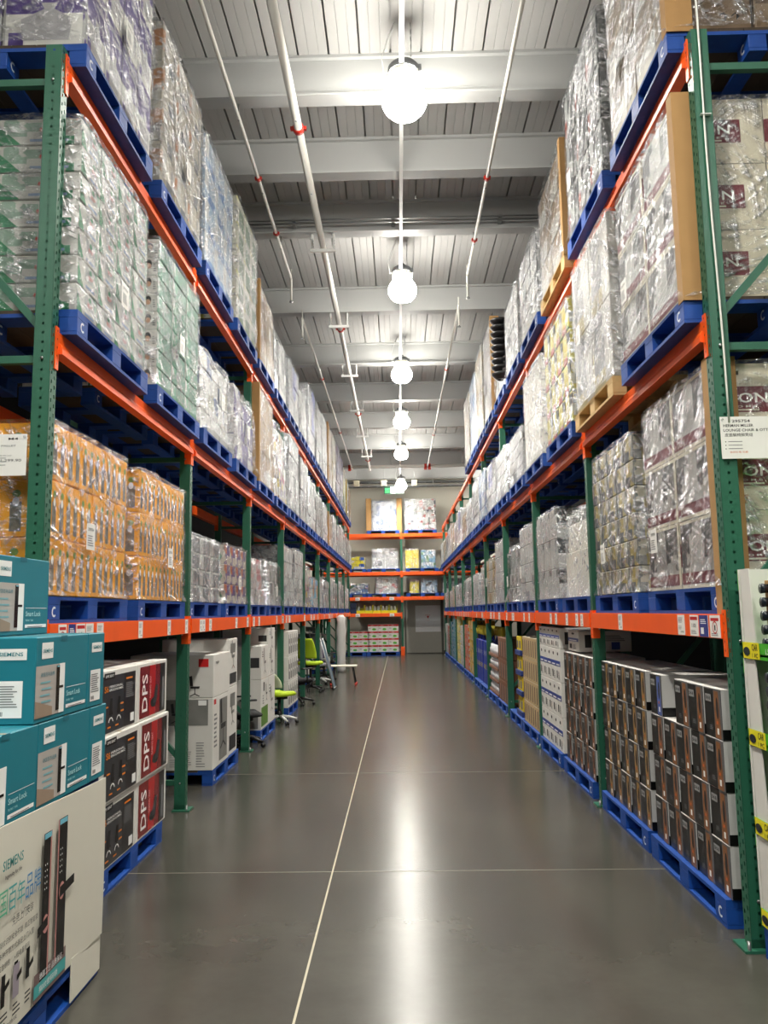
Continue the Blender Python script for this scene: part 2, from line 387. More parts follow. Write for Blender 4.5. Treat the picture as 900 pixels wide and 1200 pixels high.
# ------------------------------------------------------------------ ceiling services
def services():
    PIPE = mat('white_sprinkler_pipe', (216, 214, 206), .4, var=.06); RED = mat('red_pipe_coupling', (190, 42, 24), .45)
    def pipe(x, z, r, y0, y1, label, couplings):
        m = MB(); m.tube([(x, y0, z), (x, y1, z)], r, PIPE, 12); e = m.build('sprinkler_pipe')
        root = empty('sprinkler_line', (x, y0, z)); e.parent = root; e.location = (-x, -y0, -z)
        for y in couplings:
            c = MB(); c.lathe([(r * 1.0, -.03), (r * 1.35, -.03), (r * 1.35, .03), (r * 1.0, .03)], RED, n=14)
            c.box(-r * 1.9, -r * 1.2, -.015, .015, -.02, .02, RED); c.box(r * 1.2, r * 1.9, -.015, .015, -.02, .02, RED)
            o = c.build('coupling', root); o.rotation_euler = (pi / 2, 0, 0); o.location = (0, y - y0, 0)
        # hanger drops to the girders
        for y in GY:
            if y0 < y < y1 + .2:
                h = MB(); h.tube([(0, y - y0 + .02, r), (0, y - y0 + .02, 6.55 - z)], .008, STEEL, 6)
                h.tube([(0, y - y0 + .02, -r - .006), (0, y - y0 + .02, -r)], .012, STEEL, 6); h.build('hanger', root)
        tag(root, label, 'pipe'); PL.append(root)
        return root
    PL = []
    pipe(-.93, 6.4, .042, 3.5, 26.8, 'thick white sprinkler main hanging under the ceiling beams', (7.4, 13.1, 19, 25))
    pipe(-1.49, 6.4, .02, 3.5, 10.95, 'thin white pipe beside the thick main, near length ending in a downturned head', (8.3, 9.6))
    pipe(-1.52, 6.4, .02, 12.6, 26.6, 'thin white pipe beside the thick main, far length beyond the second lamp', (16, 21))
    pipe(1.06, 6.4, .02, 3.5, 10.95, 'thin white pipe over the right-side loads, near length', (8.4, 9.9))
    pipe(1.02, 6.4, .02, 12.2, 26.1, 'thin white pipe over the right-side loads, far length', (15.5, 21.5))
    for (x, y, ln) in ((-1.49, 10.98, PL[1]), (1.06, 10.98, PL[3]), (-1.52, 12.55, PL[2]), (1.02, 12.15, PL[4])):
        m = MB(); m.tube([(0, 0, 0), (0, .02, -.02), (0, .02, -.32)], .016, PIPE, 10)
        m.lathe([(.0, -.36), (.03, -.35), (.03, -.345), (.008, -.32)], STEEL, (0, .02, 0), 10)
        m.tube([(0, .02, 0), (0, .02, .15)], .01, PIPE, 8)
        o = m.build('sprinkler_drop', ln); o.location = (0, y - ln.location.y, 0)
    # trapeze hangers on the main
    for i, y in enumerate([9.97 + 2.816 * k for k in range(0, 6)]):
        root = empty('pipe_trapeze', (-.93, y, 6.33))
        m = MB(); m.box(-.17, .17, -.02, .02, -.02, .02, WHITESTEEL); m.build('crossbar', root)
        for sx in (-1, 1):
            m = MB(); m.box(sx * .14 - .012, sx * .14 + .012, -.03, .03, .02, .22, WHITESTEEL)
            for zz in (.05, .09, .13): m.box(sx * .14 - .014, sx * .14 + .014, -.008, .008, zz, zz + .015, BLACK)
            m.tube([(sx * .14, 0, .2), (sx * .14, 0, .66)], .007, STEEL, 6); m.build('bracket', root)
        tag(root, 'white bracketed trapeze holding the thick main, %s from the near end' % ORD[i], 'pipe hanger', 'trapeze hangers of the sprinkler main')
    # lighting strut
    m = MB(); m.box(-.02, .02, 3.2, 29.4, 6.62, 6.68, WHITESTEEL)
    o = m.build('lighting_track'); o.location = (.10, 0, -.14); tag(o, 'long white metal strut carrying the row of lamps down the aisle', 'lighting track')
    # conduits along a girder
    for i, (dz, lb) in enumerate(((0, 'upper grey conduit clipped along the third ceiling beam'), (-.05, 'lower grey conduit clipped along the third ceiling beam'))):
        m = MB(); m.tube([(-4.4, 9.85, 6.70 + dz), (4.4, 9.85, 6.70 + dz)], .011, STEEL, 8)
        for x in (-2.4, -1.3, .0, 1.4): m.box(x - .02, x + .02, 9.837, 9.962, 6.685 + dz, 6.715 + dz, STEEL)
        tag(m.build('conduit'), lb, 'conduit')
    # cross main near the back + trays
    m = MB(); m.tube([(-4.4, 26.3, 6.42), (4.4, 26.3, 6.42)], .06, PIPE, 12)
    for x in (-1.62, .86, 1.0): m.lathe([(.06, -.04), (.085, -.04), (.085, .04), (.06, .04)], RED, (0, 0, 0), 12)
    n = len(m.v)
    root = empty('cross_main', (0, 26.3, 6.42)); m = MB(); m.tube([(-4.4, 0, 0), (4.4, 0, 0)], .055, PIPE, 12); m.build('pipe', root)
    for x in (-1.6, .95, 1.08):
        c = MB(); c.tube([(x - .04, 0, 0), (x + .04, 0, 0)], .08, RED, 12); c.box(x - .05, x + .05, -.03, .03, -.13, -.07, RED); c.build('coupling', root)
    for x in (-3, -.2, 2.2):
        c = MB(); c.tube([(x, 0, .05), (x, 0, .58)], .01, STEEL, 6); c.build('hanger', root)
    tag(root, 'thick white pipe crossing the aisle below the far ceiling, with red couplings', 'pipe')
    for y, z, lb in ((29.7, 6.28, 'grey cable tray crossing high in front of the back wall, lower one'), (30.25, 6.52, 'grey cable tray crossing high in front of the back wall, upper one')):
        root = empty('cable_tray', (0, y, z)); T = mat('grey_galvanised_tray', (120, 122, 122), .5, metal=.5)
        for s in (-.12, .12):
            m = MB(); m.box(-4.3, 4.3, s - .008, s + .008, -.03, .03, T); m.build('side_rail', root)
        m = MB()
        for i in range(28): m.box(-4.2 + i * .31, -4.17 + i * .31, -.12, .12, -.028, -.012, T)
        m.build('rung', root)
        m = MB()
        for yy in (-.06, 0, .05): m.tube([(-4.25, yy, -.002), (4.25, yy, -.002)], .016, BLACKPL, 6)
        m.build('cable', root)
        for x in (-2.2, 1.35, 2.6):
            m = MB(); m.tube([(x, .12, .0), (x, .12, 7.0 - z)], .01, WHITESTEEL, 6); m.build('hanger', root)
        tag(root, lb, 'cable tray')
    # emergency units (cream boxes) and exit sign
    CRM = mat('cream_plastic', (214, 206, 180), .5)
    for x, lb in ((-1.5, 'small cream box under the far ceiling, the one nearest the left-side rack'), (-.5, 'small cream box under the far ceiling, beside the exit sign'), (.62, 'small cream box under the far ceiling, on the far side of the last lamp')):
        root = empty('speaker_box', (x, 28.9, 6.28)); m = MB(); m.box(-.1, .1, -.07, .07, -.1, .1, CRM, .008); m.build('housing', root)
        m = MB(); m.box(-.08, .08, -.076, -.069, -.08, .08, mat('cream_grille', (190, 182, 158), .7), .002); m.build('front_grille', root)
        m = MB(); m.tube([(0, 0, .1), (0, 0, .72)], .008, STEEL, 6); m.build('hanger', root)
        tag(root, lb, 'speaker', 'cream boxes under the far ceiling')
    EX = mat('exit_green_face', (6, 52, 34), .4, emit=(8, 90, 50), es=.12); EXL = mat('exit_lit_green', (70, 240, 120), .4, emit=(70, 245, 120), es=.45)
    root = empty('exit_sign', (-.13, 28.75, 6.0))
    m = MB(); m.box(-.37, .37, -.03, .03, -.15, .13, EX, .004); m.build('housing', root)
    F = (Vector((-.37, -.03, -.15)), Vector((1, 0, 0)), Vector((0, 0, 1)))
    m = MB(); m.rect(F, .25, .02, .16, .24, mat('exit_lit_white', (220, 255, 230), .4, emit=(200, 255, 220), es=.5))
    m.ell(F, .34, .215, .02, .02, EX, .003); m.poly(F, [(.31, .19), (.345, .19), (.355, .12), (.385, .06), (.37, .05), (.335, .10), (.29, .055), (.28, .07), (.315, .115)], EX, .003)
    m.text(F, .05, .13, .17, .07, 'EXIT', EXL); m.text(F, .05, .05, .17, .05, '安全出口', EXL); m.text(F, .45, .05, .24, .15, '出口', EXL)
    m.build('sign_face', root)
    for x in (-.25, .25):
        m = MB(); m.tube([(x, 0, .13), (x, 0, .98)], .006, STEEL, 6); m.build('hanger', root)
    tag(root, 'green lit running man exit sign hanging under the last lamp', 'exit sign')
services()

# ------------------------------------------------------------------ lamps
def lamp_proto():
    GREY = mat('lamp_grey_housing', (112, 114, 116), .4, metal=.4); FIN = mat('lamp_clear_collar', (226, 222, 206), .25)
    m, nt = new_mat('lamp_lit_diffuser'); out = N(nt, 'ShaderNodeOutputMaterial'); e = N(nt, 'ShaderNodeEmission', i_Strength=LAMP)
    e.inputs['Color'].default_value = (1, .965, .88, 1); nt.links.new(e.outputs[0], out.inputs['Surface']); MATS['lens'] = m
    root = empty('high_bay_lamp', (0, 0, 0))
    m2, nt2 = new_mat('lamp_lit_bell'); out = N(nt2, 'ShaderNodeOutputMaterial'); e = N(nt2, 'ShaderNodeEmission', i_Strength=SIDE)
    e.inputs['Color'].default_value = (1, .965, .88, 1); nt2.links.new(e.outputs[0], out.inputs['Surface'])
    a = MB(); a.lathe([(0, .15), (.128, .15)], m, n=28); a.lathe([(.128, .15), (.128, .05), (.14, .045), (.18, .09), (.206, .15), (.205, .21), (.18, .27), (.15, .31), (.128, .36), (.12, .40)], m2, n=28); a.build('diffuser', root)
    a = MB(); a.lathe([(.121, .40), (.135, .405), (.135, .44), (.12, .45)], FIN, n=28)
    for k in range(24):
        t = 2 * pi * k / 24; M = Matrix.Rotation(t, 4, 'Z') @ Matrix.Translation((.134, 0, .405)); a.obox(M, .01, .003, .032, FIN)
    a.build('collar', root)
    a = MB(); a.lathe([(.14, .44), (.145, .45), (.145, .49), (.12, .52), (.05, .53), (.0, .53)], GREY, n=28); a.box(.10, .16, -.05, .05, .43, .50, GREY); a.build('housing', root)
    a = MB(); a.tube([(0, 0, .52), (0, 0, .58)], .04, GREY, 12); a.build('stem', root)
    return reg(root)
LAMP = 900.0
SIDE = 42.0
def lamps():
    p = lamp_proto()
    names = ['nearest and largest', 'second', 'third', 'fourth', 'fifth', 'last and lowest']
    for i, (x, y) in enumerate(((.12, 6.72), (.12, 11.05), (.12, 15.2), (.13, 19.15), (.13, 23.2), (.13, 28.2))):
        o = p if i == 0 else copy_tree(p)
        z = 6.03 if i < 5 else 5.88; o.location = (x, y, z)
        tag(o, ('glowing bell-shaped ceiling lamp over the aisle, %s of the row' % names[i]), 'lamp', 'bell lamps down the aisle')
        # chain and cable
        ch = MB()
        for k in range(12 if i < 5 else 16):
            zz = .52 + k * .038
            if k % 2: ch.box(-.006, .006, -.002, .002, zz, zz + .045, STEEL)
            else: ch.box(-.002, .002, -.006, .006, zz, zz + .045, STEEL)
        c = ch.build('chain', o); c.location = (.07, .03, 0)
        cb = MB(); cb.tube([(-.10, 0, .48), (-.18, 0, .44), (-.2, 0, .6), (-.14, .0, .8), (-.08, 0, .95)], .005, WHITESTEEL, 6); cb.build('cable', o)
    for x, y in ((.12, 2.4), (.12, -1.9), (-3.2, -.5), (3.2, -.5), (-3.0,-4.5),(3.0,-4.5),(-3.75,28.7),(3.75,28.7)):  # last two are added lamps, hidden by the racks, to brighten the far end
        o = copy_tree(p); o.location = (x, y, 6.03); ch = MB(); ch.tube([(.07, .03, .5), (.07, .03, .98)], .006, STEEL, 6); ch.build('chain', o)
        tag(o, {(.12, 2.4): 'glowing bell-shaped ceiling lamp straight above the camera', (.12, -1.9): 'glowing bell-shaped ceiling lamp behind the camera on the aisle line'}.get((x, y), 'glowing bell-shaped ceiling lamp %s, %s %s' % ('added unseen behind the far end of the racks' if y > 20 else 'in the hall behind the camera', 'left-side' if x < 0 else 'right-side', 'near' if y > -2 else 'rear')), 'lamp', 'bell lamps down the aisle')
lamps()

# ------------------------------------------------------------------ racks
def holed(m, F, w, H, cols, pitch=.05, mt=None, z0=.05):
    """sheet w x H with punched holes; cols = list of (xa, xb, hole width, hole height, offset, slant)"""
    mt = mt or GREEN
    o, u, v = F
    for xa, xb, hw, hh, off, sl in cols:
        xc = (xa + xb) / 2; z = 0.; k = 0
        zz = z0 + off
        vs = []; fs = []
        def P(x, y): vs.append(o + u * x + v * y); return len(vs) - 1
        def quad(a, b, c, d, e, f, g, h): fs.append((P(a, b), P(c, d), P(e, f), P(g, h)))
        last = 0.
        while zz + hh < H - .02:
            quad(xa, last, xb, last, xb, zz, xa, zz)
            quad(xa, zz, xc - hw / 2, zz, xc - hw / 2 + sl, zz + hh, xa, zz + hh)
            quad(xc + hw / 2, zz, xb, zz, xb, zz + hh, xc + hw / 2 + sl, zz + hh)
            last = zz + hh; zz += pitch
        quad(xa, last, xb, last, xb, H, xa, H)
        m.add(vs, fs, mt)
def post_mesh(d, near):
    """C section post with an added back plate, aisle face towards d*X; local origin at aisle-side near corner"""
    H = H3 + .03; m = MB(); Z = Vector((0, 0, 1)); w = POSTY
    if d > 0: F = (Vector((0, 0, 0)), Vector((0, 1, 0)), Z)
    else: F = (Vector((0, w, 0)), Vector((0, -1, 0)), Z)
    holed(m, F, w, H, [(0, w / 2, .011, .02, 0, .003), (w / 2, w, .011, .02, .025, -.003)])
    if d > 0: F = (Vector((-POSTX, 0, 0)), Vector((1, 0, 0)), Z)
    else: F = (Vector((0, 0, 0)), Vector((1, 0, 0)), Z)
    holed(m, F, POSTX, H, [(0, POSTX * .3, .0001, .0001, 0, 0)] if False else [(POSTX * .02, POSTX * .98, .012, .013, .01, 0)])
    xb = -POSTX if d > 0 else POSTX
    X0, X1 = min(0, xb), max(0, xb)
    m.add([(X0, w, 0), (X0, w, H), (X1, w, H), (X1, w, 0)], [(0, 1, 2, 3)], GREEN)
    # full back plate, added so the punched holes stay dark inside
    m.box(xb - .001, xb + .001, 0, w, 0, H, GREEN)
    m.box(X0, X1, 0.0, .0015, 0, .05, GREEN)
    return m
def build_frames():
    for side in ('left', 'right'):
        xf, d, ys = SIDES[side]
        pf = pr = None
        xr = -d * (DEEP - POSTX)
        for k, y in enumerate(ys):
            root = empty('rack_frame', (xf, y, 0))
            if pf is None:
                pf = post_mesh(d, True).build('post', root); pr = pf.copy(); C.objects.link(pr); pr.location = (xr, 0, 0)
                bp = MB(); bp.box(-.10 if d > 0 else -.045, .045 if d > 0 else .10, -.035, POSTY + .035, 0, .012, GREEN)
                bp.lathe([(.0, .05), (.009, .05), (.009, .012)], STEEL, (.02 * d, -.02, 0), 8); bp = bp.build('base_plate', root)
                bq = bp.copy(); C.objects.link(bq); bq.location = (xr, 0, 0)
                braces = []
                xa, xb = -d * POSTX, -d * (DEEP - POSTX)
                hz = [.22, 1.43, 2.93, 4.49]
                for z in hz:
                    m = MB(); m.box(xa, xb, .018, .055, z - .02, z + .02, GREEN); braces.append(m.build('horizontal_brace', root))
                for z in hz[:3]:
                    z2 = {0.22: 1.38, 1.43: 2.2, 2.93: 3.95}[z]
                    zl = {0.22: .42, 1.43: 1.62, 2.93: 3.1}[z]
                    m = MB(); m.bar((xa + d * .02, .036, zl), (xb, .036, zl + 1.02), .03, .04, GREEN); braces.append(m.build('diagonal_brace', root))
                for z in hz:
                    m = MB(); m.tube([(-d * POSTX / 2, .0, z), (-d * POSTX / 2, -.006, z)], .008, STEEL, 10); braces.append(m.build('bolt', root))
                PROTO = [pf, pr, bp, bq] + braces
            else:
                for o in PROTO if k <= 3 else [pf, pr, bp] + braces[:7]:
                    c = o.copy(); C.objects.link(c); c.parent = root
            tag(root, 'green perforated upright frame, %s from the near end of %s' % (ORD[k], RACK[side]), 'rack frame', 'green upright frames of the ' + RACK[side])
build_frames()

def beam_mesh(L, d, rail, lo=0.):
    """pallet beam along +Y length L, front towards d*X, top at z=0"""
    m = MB()
    if rail: prof = [(.016, 0), (.016, -.122), (-.035, -.122), (-.035, 0)]
    else: prof = [(.004, 0), (.004, -.052), (.028, -.088), (.028, -.122), (-.035, -.122), (-.035, 0)]
    n = len(prof)
    vs = [(x * d, y, z) for y in (0, L) for x, z in prof]
    fs = []
    for i in range(n):
        j = (i + 1) % n
        fs.append((i, j, j + n, i + n) if d > 0 else (i, i + n, j + n, j))
    fs.append(tuple(range(n))); fs.append(tuple(range(n, 2 * n)))
    m.add(vs, fs, ORANGE)
    return m
def connector_mesh(d, sgn):
    """hooked end plate covering half a post, sgn=+1: beam lies at +Y"""
    m = MB(); w = POSTY / 2 - .001
    y0, y1 = (-w, .0) if sgn > 0 else (0., w)
    m.box(.001 * d, .0075 * d, y0, y1, -.21, .022, ORANGE)
    m.box(-.05 * d, .0075 * d, (y1 - .002 if sgn > 0 else y0 - .003), (y1 + .003 if sgn > 0 else y0 + .002), -.21, .022, ORANGE)
    F = (Vector((.0075 * d, y0 if d > 0 else y1, -.21)), Vector((0, d, 0)), Vector((0, 0, 1)))
    for k in range(5): m.ell(F, w * .5, .03 + k * .045, .004, .006, BLACK, .0008, 8)
    return m
def rail_tag(kind, w, h):
    m = MB(); F = (Vector((0, 0, 0)), Vector((0, 1, 0)), Vector((0, 0, 1)))
    m.box(0, .0015, 0, w, 0, h, PAPER)
    return m, F
def build_beams():
    for side in ('left', 'right'):
        xf, d, ys = SIDES[side]
        con = {s: connector_mesh(d, s) for s in (1, -1)}
        cm = {}
        shared = {}
        for lv, (h, nm) in enumerate(((H1, 'price-tag tier'), (H2, 'middle tier'), (H3, 'top tier'))):
            for k in range(NB):
                for rear in (0, 1):
                    y0 = ys[k] + POSTY; L = ys[k + 1] - y0
                    x = xf if not rear else xf - d * (DEEP)
                    dd = d if not rear else -d
                    root = empty('rack_beam', (x, y0, h - .02))
                    key = (round(L, 3), dd, lv == 0 and not rear)
                    if key in shared: b = shared[key].copy(); C.objects.link(b); b.parent = root
                    else: b = beam_mesh(L, dd, key[2]).build('beam', root); shared[key] = b
                    for s, yy in ((1, 0), (-1, L)):
                        ck = (dd, s)
                        if ck in cm: c = cm[ck].copy(); C.objects.link(c); c.parent = root
                        else: c = connector_mesh(dd, s).build('connector', root); cm[ck] = c
                        c.location = (0, yy, 0)
                        if rear and k > 2: bpy.data.objects.remove(c)
                    if lv == 0 and not rear: price_tags(root, side, d, k, L)
                    tag(root, 'orange %s beam at the %s, bay %s from near end, %s' % ('rear' if rear else 'aisle', nm, ORD[k], RACK[side]), 'rack beam',
                        'orange beams of the ' + RACK[side])
TAGM = {}
def price_tags(root, side, d, k, L):
    """printed cards stuck on the rail front"""
    F0 = (Vector((.0165 * d, 0, -.122)), Vector((0, d, 0)), Vector((0, 0, 1)))
    def card(yc, w, h, kind):
        key = (d, kind, w, h)
        if key in TAGM:
            o = TAGM[key].copy(); C.objects.link(o)
        else:
            m = MB(); x = 0
            m.box(0, .002 * d, -w / 2, w / 2, 0, h, PAPER)
            F = (Vector((.002 * d, -w / 2 * d, 0)), Vector((0, d, 0)), Vector((0, 0, 1)))
            if kind == 'tag':
                m.lines(F, w * .1, h * .62, w * .75, h * .28, 5, GREYINK, .0005, .4, 3); m.text(F, w * .42, h * .1, w * .45, h * .1, '139.90', INK, .0006)
                m.lines(F, w * .1, h * .28, w * .5, h * .2, 3, GREYINK, .0005, .35, 5)
            elif kind == 'ban':
                m.rect(F, w * .1, h * .74, w * .8, h * .14, REDP, .0005)
                m.arc(F, w * .5, h * .45, w * .25, w * .05, 0, 2 * pi, REDP, .0007, 16); m.rect(F, w * .44, h * .32, w * .12, h * .24, BLACK, .0006)
                m.lines(F, w * .12, h * .08, w * .7, h * .14, 2, GREYINK, .0005)
            elif kind == 'blue':
                m.rect(F, 0, 0, w, h, mat('blue_card_print', (34, 50, 128), .5), .0005)
                m.rect(F, w * .15, h * .12, w * .35, h * .3, WHITEP, .0008); m.lines(F, w * .15, h * .6, w * .7, h * .25, 3, WHITEP, .0008)
            else:
                m.rect(F, w * .06, h * .76, w * .88, h * .16, REDP, .0005); m.text(F, w * .25, h * .4, w * .5, h * .2, '1101', INK, .0006)
                m.lines(F, w * .12, h * .1, w * .7, h * .2, 3, GREYINK, .0005)
            o = m.build('price_card'); TAGM[key] = o
        o.parent = root; o.location = (.0165 * d, yc, -.118)
    if side == 'left' and k == 0:
        for yc, w, kd in ((.15, .1, 'ban'), (.27, .09, 'blue'), (.39, .12, 'info'), (.52, .11, 'tag'), (.68, .1, 'tag'), (1.42, .085, 'tag'), (2.1, .08, 'tag'), (2.6, .08, 'tag')):
            card(yc, w, .112, kd)
    elif side == 'right' and k == 0:
        for yc, w, kd in ((.07, .13, 'ban'), (.22, .12, 'blue'), (.36, .12, 'info'), (.56, .11, 'tag'), (1.82, .1, 'tag')):
            card(yc, w, .112, kd)
    else:
        r = random.Random(k * 7 + (d > 0))
        for yc in sorted(r.uniform(.1, L - .1) for _ in range(3 if k > 5 else 5)): card(yc, .095, .108, 'tag')
build_beams()

# ------------------------------------------------------------------ pallets
UNDER = mat('shade_darkened_brown_wood', (74, 62, 50), .85, var=.3, scale=10)  # inner boards: brown wood, darkened further to paint the shade under pallets
def pallet(mt, logo=True):
    """1.0 deep (X) x 1.2 along the aisle (Y) block pallet, 0.14 high"""
    root = empty('pallet', (0, 0, 0)); hx, hy = .5, .6
    m = MB()
    for i in range(7): x = -hx + .0 + i * (.86 / 6); m.box(x, x + .14, -hy, hy, .122, .14, mt if i in (0, 6) or mt is WOOD else UNDER)
    m.build('top_deck', root)
    m = MB()
    for y in (-hy, -.072, hy - .145): m.box(-hx, hx, y, y + .145, .1, .122, mt)
    m.build('stringer_boards', root)
    bl = None
    for x in (-hx, -.05, hx - .1):
        for y in (-hy, -.072, hy - .145):
            if bl is None:
                m = MB(); m.box(0, .1, 0, .145, .018, .1, mt, .003)
                if logo and mt is BLUE:
                    for F in ((Vector((.1, 0, .018)), Vector((0, 1, 0)), Vector((0, 0, 1))), (Vector((0, .145, .018)), Vector((0, -1, 0)), Vector((0, 0, 1)))):
                        m.arc(F, .072, .042, .028, .011, pi * .3, pi * 1.75, mat('white_stencil', (206, 214, 226), .7), .001, 10)
                b0 = m.build('block', root); b0.location = (x, y, 0)
                m = MB(); m.box(0, .1, 0, .145, .018, .1, mt, .003); bl = m
            elif isinstance(bl, MB): bl = bl.build('block', root); bl.location = (x, y, 0)
            else:
                c = (b0 if y == -hy else bl).copy(); C.objects.link(c); c.location = (x, y, 0); c.parent = root
    for x in (-hx, -.05, hx - .1):
        m = MB(); m.box(x, x + .1, -hy, hy, 0, .018, mt); m.build('bottom_board', root)
    return root
def pallet_flat(mt):
    m = MB(); hx, hy = .5, .6
    for i in range(7): x = -hx + i * (.86 / 6); m.box(x, x + .14, -hy, hy, .122, .14, mt if i in (0, 6) else UNDER)
    for y in (-hy, -.072, hy - .145):
        m.box(-hx, hx, y, y + .145, .1, .122, mt)
        for x in (-hx, -.05, hx - .1): m.box(x, x + .1, y, y + .145, .018, .1, mt)
    for x in (-hx, -.05, hx - .1): m.box(x, x + .1, -hy, hy, 0, .018, mt)
    return m.build('pallet')
PB = reg(pallet(BLUE)); PW = reg(pallet(WOOD, False)); PBF = pallet_flat(BLUE)
PUSED = {}
def put_pallet(loc, label, near=True, wood=False, rz=0):
    src = (PW if wood else (PB if near else PBF))
    if src.name not in PUSED: PUSED[src.name] = 1; o = src; o.location = loc; o.rotation_euler = (0, 0, rz)
    else: o = copy_tree(src, loc, rz)
    return tag(o, label, 'pallet', 'wooden pallets in the racks')

# ------------------------------------------------------------------ stretch-wrapped loads
def noise3(x, y, z, s):
    return sin(x * 3.1 + s) * cos(y * 4.3 + s * 1.7) * .5 + sin(y * 9.7 + z * 7.1 + s * 2.3) * .25 + sin(z * 13.3 + x * 5.9 + s) * .25
def film_shell(x0, x1, y0, y1, z0, z1, seed, step=.08, amp=.014, lump=None, hang=-.001):
    m = MB()
    g = .012
    x0 -= g; x1 += g; y0 -= g; y1 += g; z1 += g; z0 -= hang
    nx = max(3, int((x1 - x0) / step)); ny = max(3, int((y1 - y0) / step)); nz = max(3, int((z1 - z0) / step))
    def P(i, j, k):
        x = x0 + (x1 - x0) * i / nx; y = y0 + (y1 - y0) * j / ny; z = z0 + (z1 - z0) * k / nz
        n = noise3(x * 1.4, y * 1.4, z * 1.4, seed) * amp + noise3(x * 5, y * 5, z * 5, seed + 4) * amp * .4
        tz = k / nz
        # rounded edges and slight waist
        cx = (x - (x0 + x1) / 2) / ((x1 - x0) / 2); cy = (y - (y0 + y1) / 2) / ((y1 - y0) / 2)
        if abs(cx) > .99 and abs(cy) > .99: x -= cx * .012; y -= cy * .012
        if lump and k > 0:
            q = lump * tz
            x -= cx * q * .06 * (1 + noise3(x, y, z, seed + 9)); y -= cy * q * .06 * (1 + noise3(y, x, z, seed + 5))
            if k == nz: z -= lump * .12 * (.5 + noise3(x * 2, y * 2, 0, seed + 2)) + lump * .1 * (abs(cx) ** 3 + abs(cy) ** 3) * .5
        if k <= 1: x += cx * (.04 if lump else .02) * (1 - k); y += cy * .02 * (1 - k)
        x += (n + amp * .5) * (1 if i == nx else -1 if i == 0 else 0)
        y += (n + amp * .5) * (1 if j == ny else -1 if j == 0 else 0)
        if k == nz: z += abs(n)
        if k == 0: z += abs(noise3(x * 6, y * 6, 0, seed)) * .012
        return (x, y, z)
    ids = {}; vs = []
    def V(i, j, k):
        if (i, j, k) not in ids: ids[(i, j, k)] = len(vs); vs.append(P(i, j, k))
        return ids[(i, j, k)]
    fs = []
    for i in range(nx):
        for k in range(nz):
            fs.append((V(i, 0, k), V(i + 1, 0, k), V(i + 1, 0, k + 1), V(i, 0, k + 1)))
            fs.append((V(i + 1, ny, k), V(i, ny, k), V(i, ny, k + 1), V(i + 1, ny, k + 1)))
    for j in range(ny):
        for k in range(nz):
            fs.append((V(0, j + 1, k), V(0, j, k), V(0, j, k + 1), V(0, j + 1, k + 1)))
            fs.append((V(nx, j, k), V(nx, j + 1, k), V(nx, j + 1, k + 1), V(nx, j, k + 1)))
    for i in range(nx):
        for j in range(ny): fs.append((V(i, j, nz), V(i + 1, j, nz), V(i + 1, j + 1, nz), V(i, j + 1, nz)))
    m.add(vs, fs, None, True)
    return m

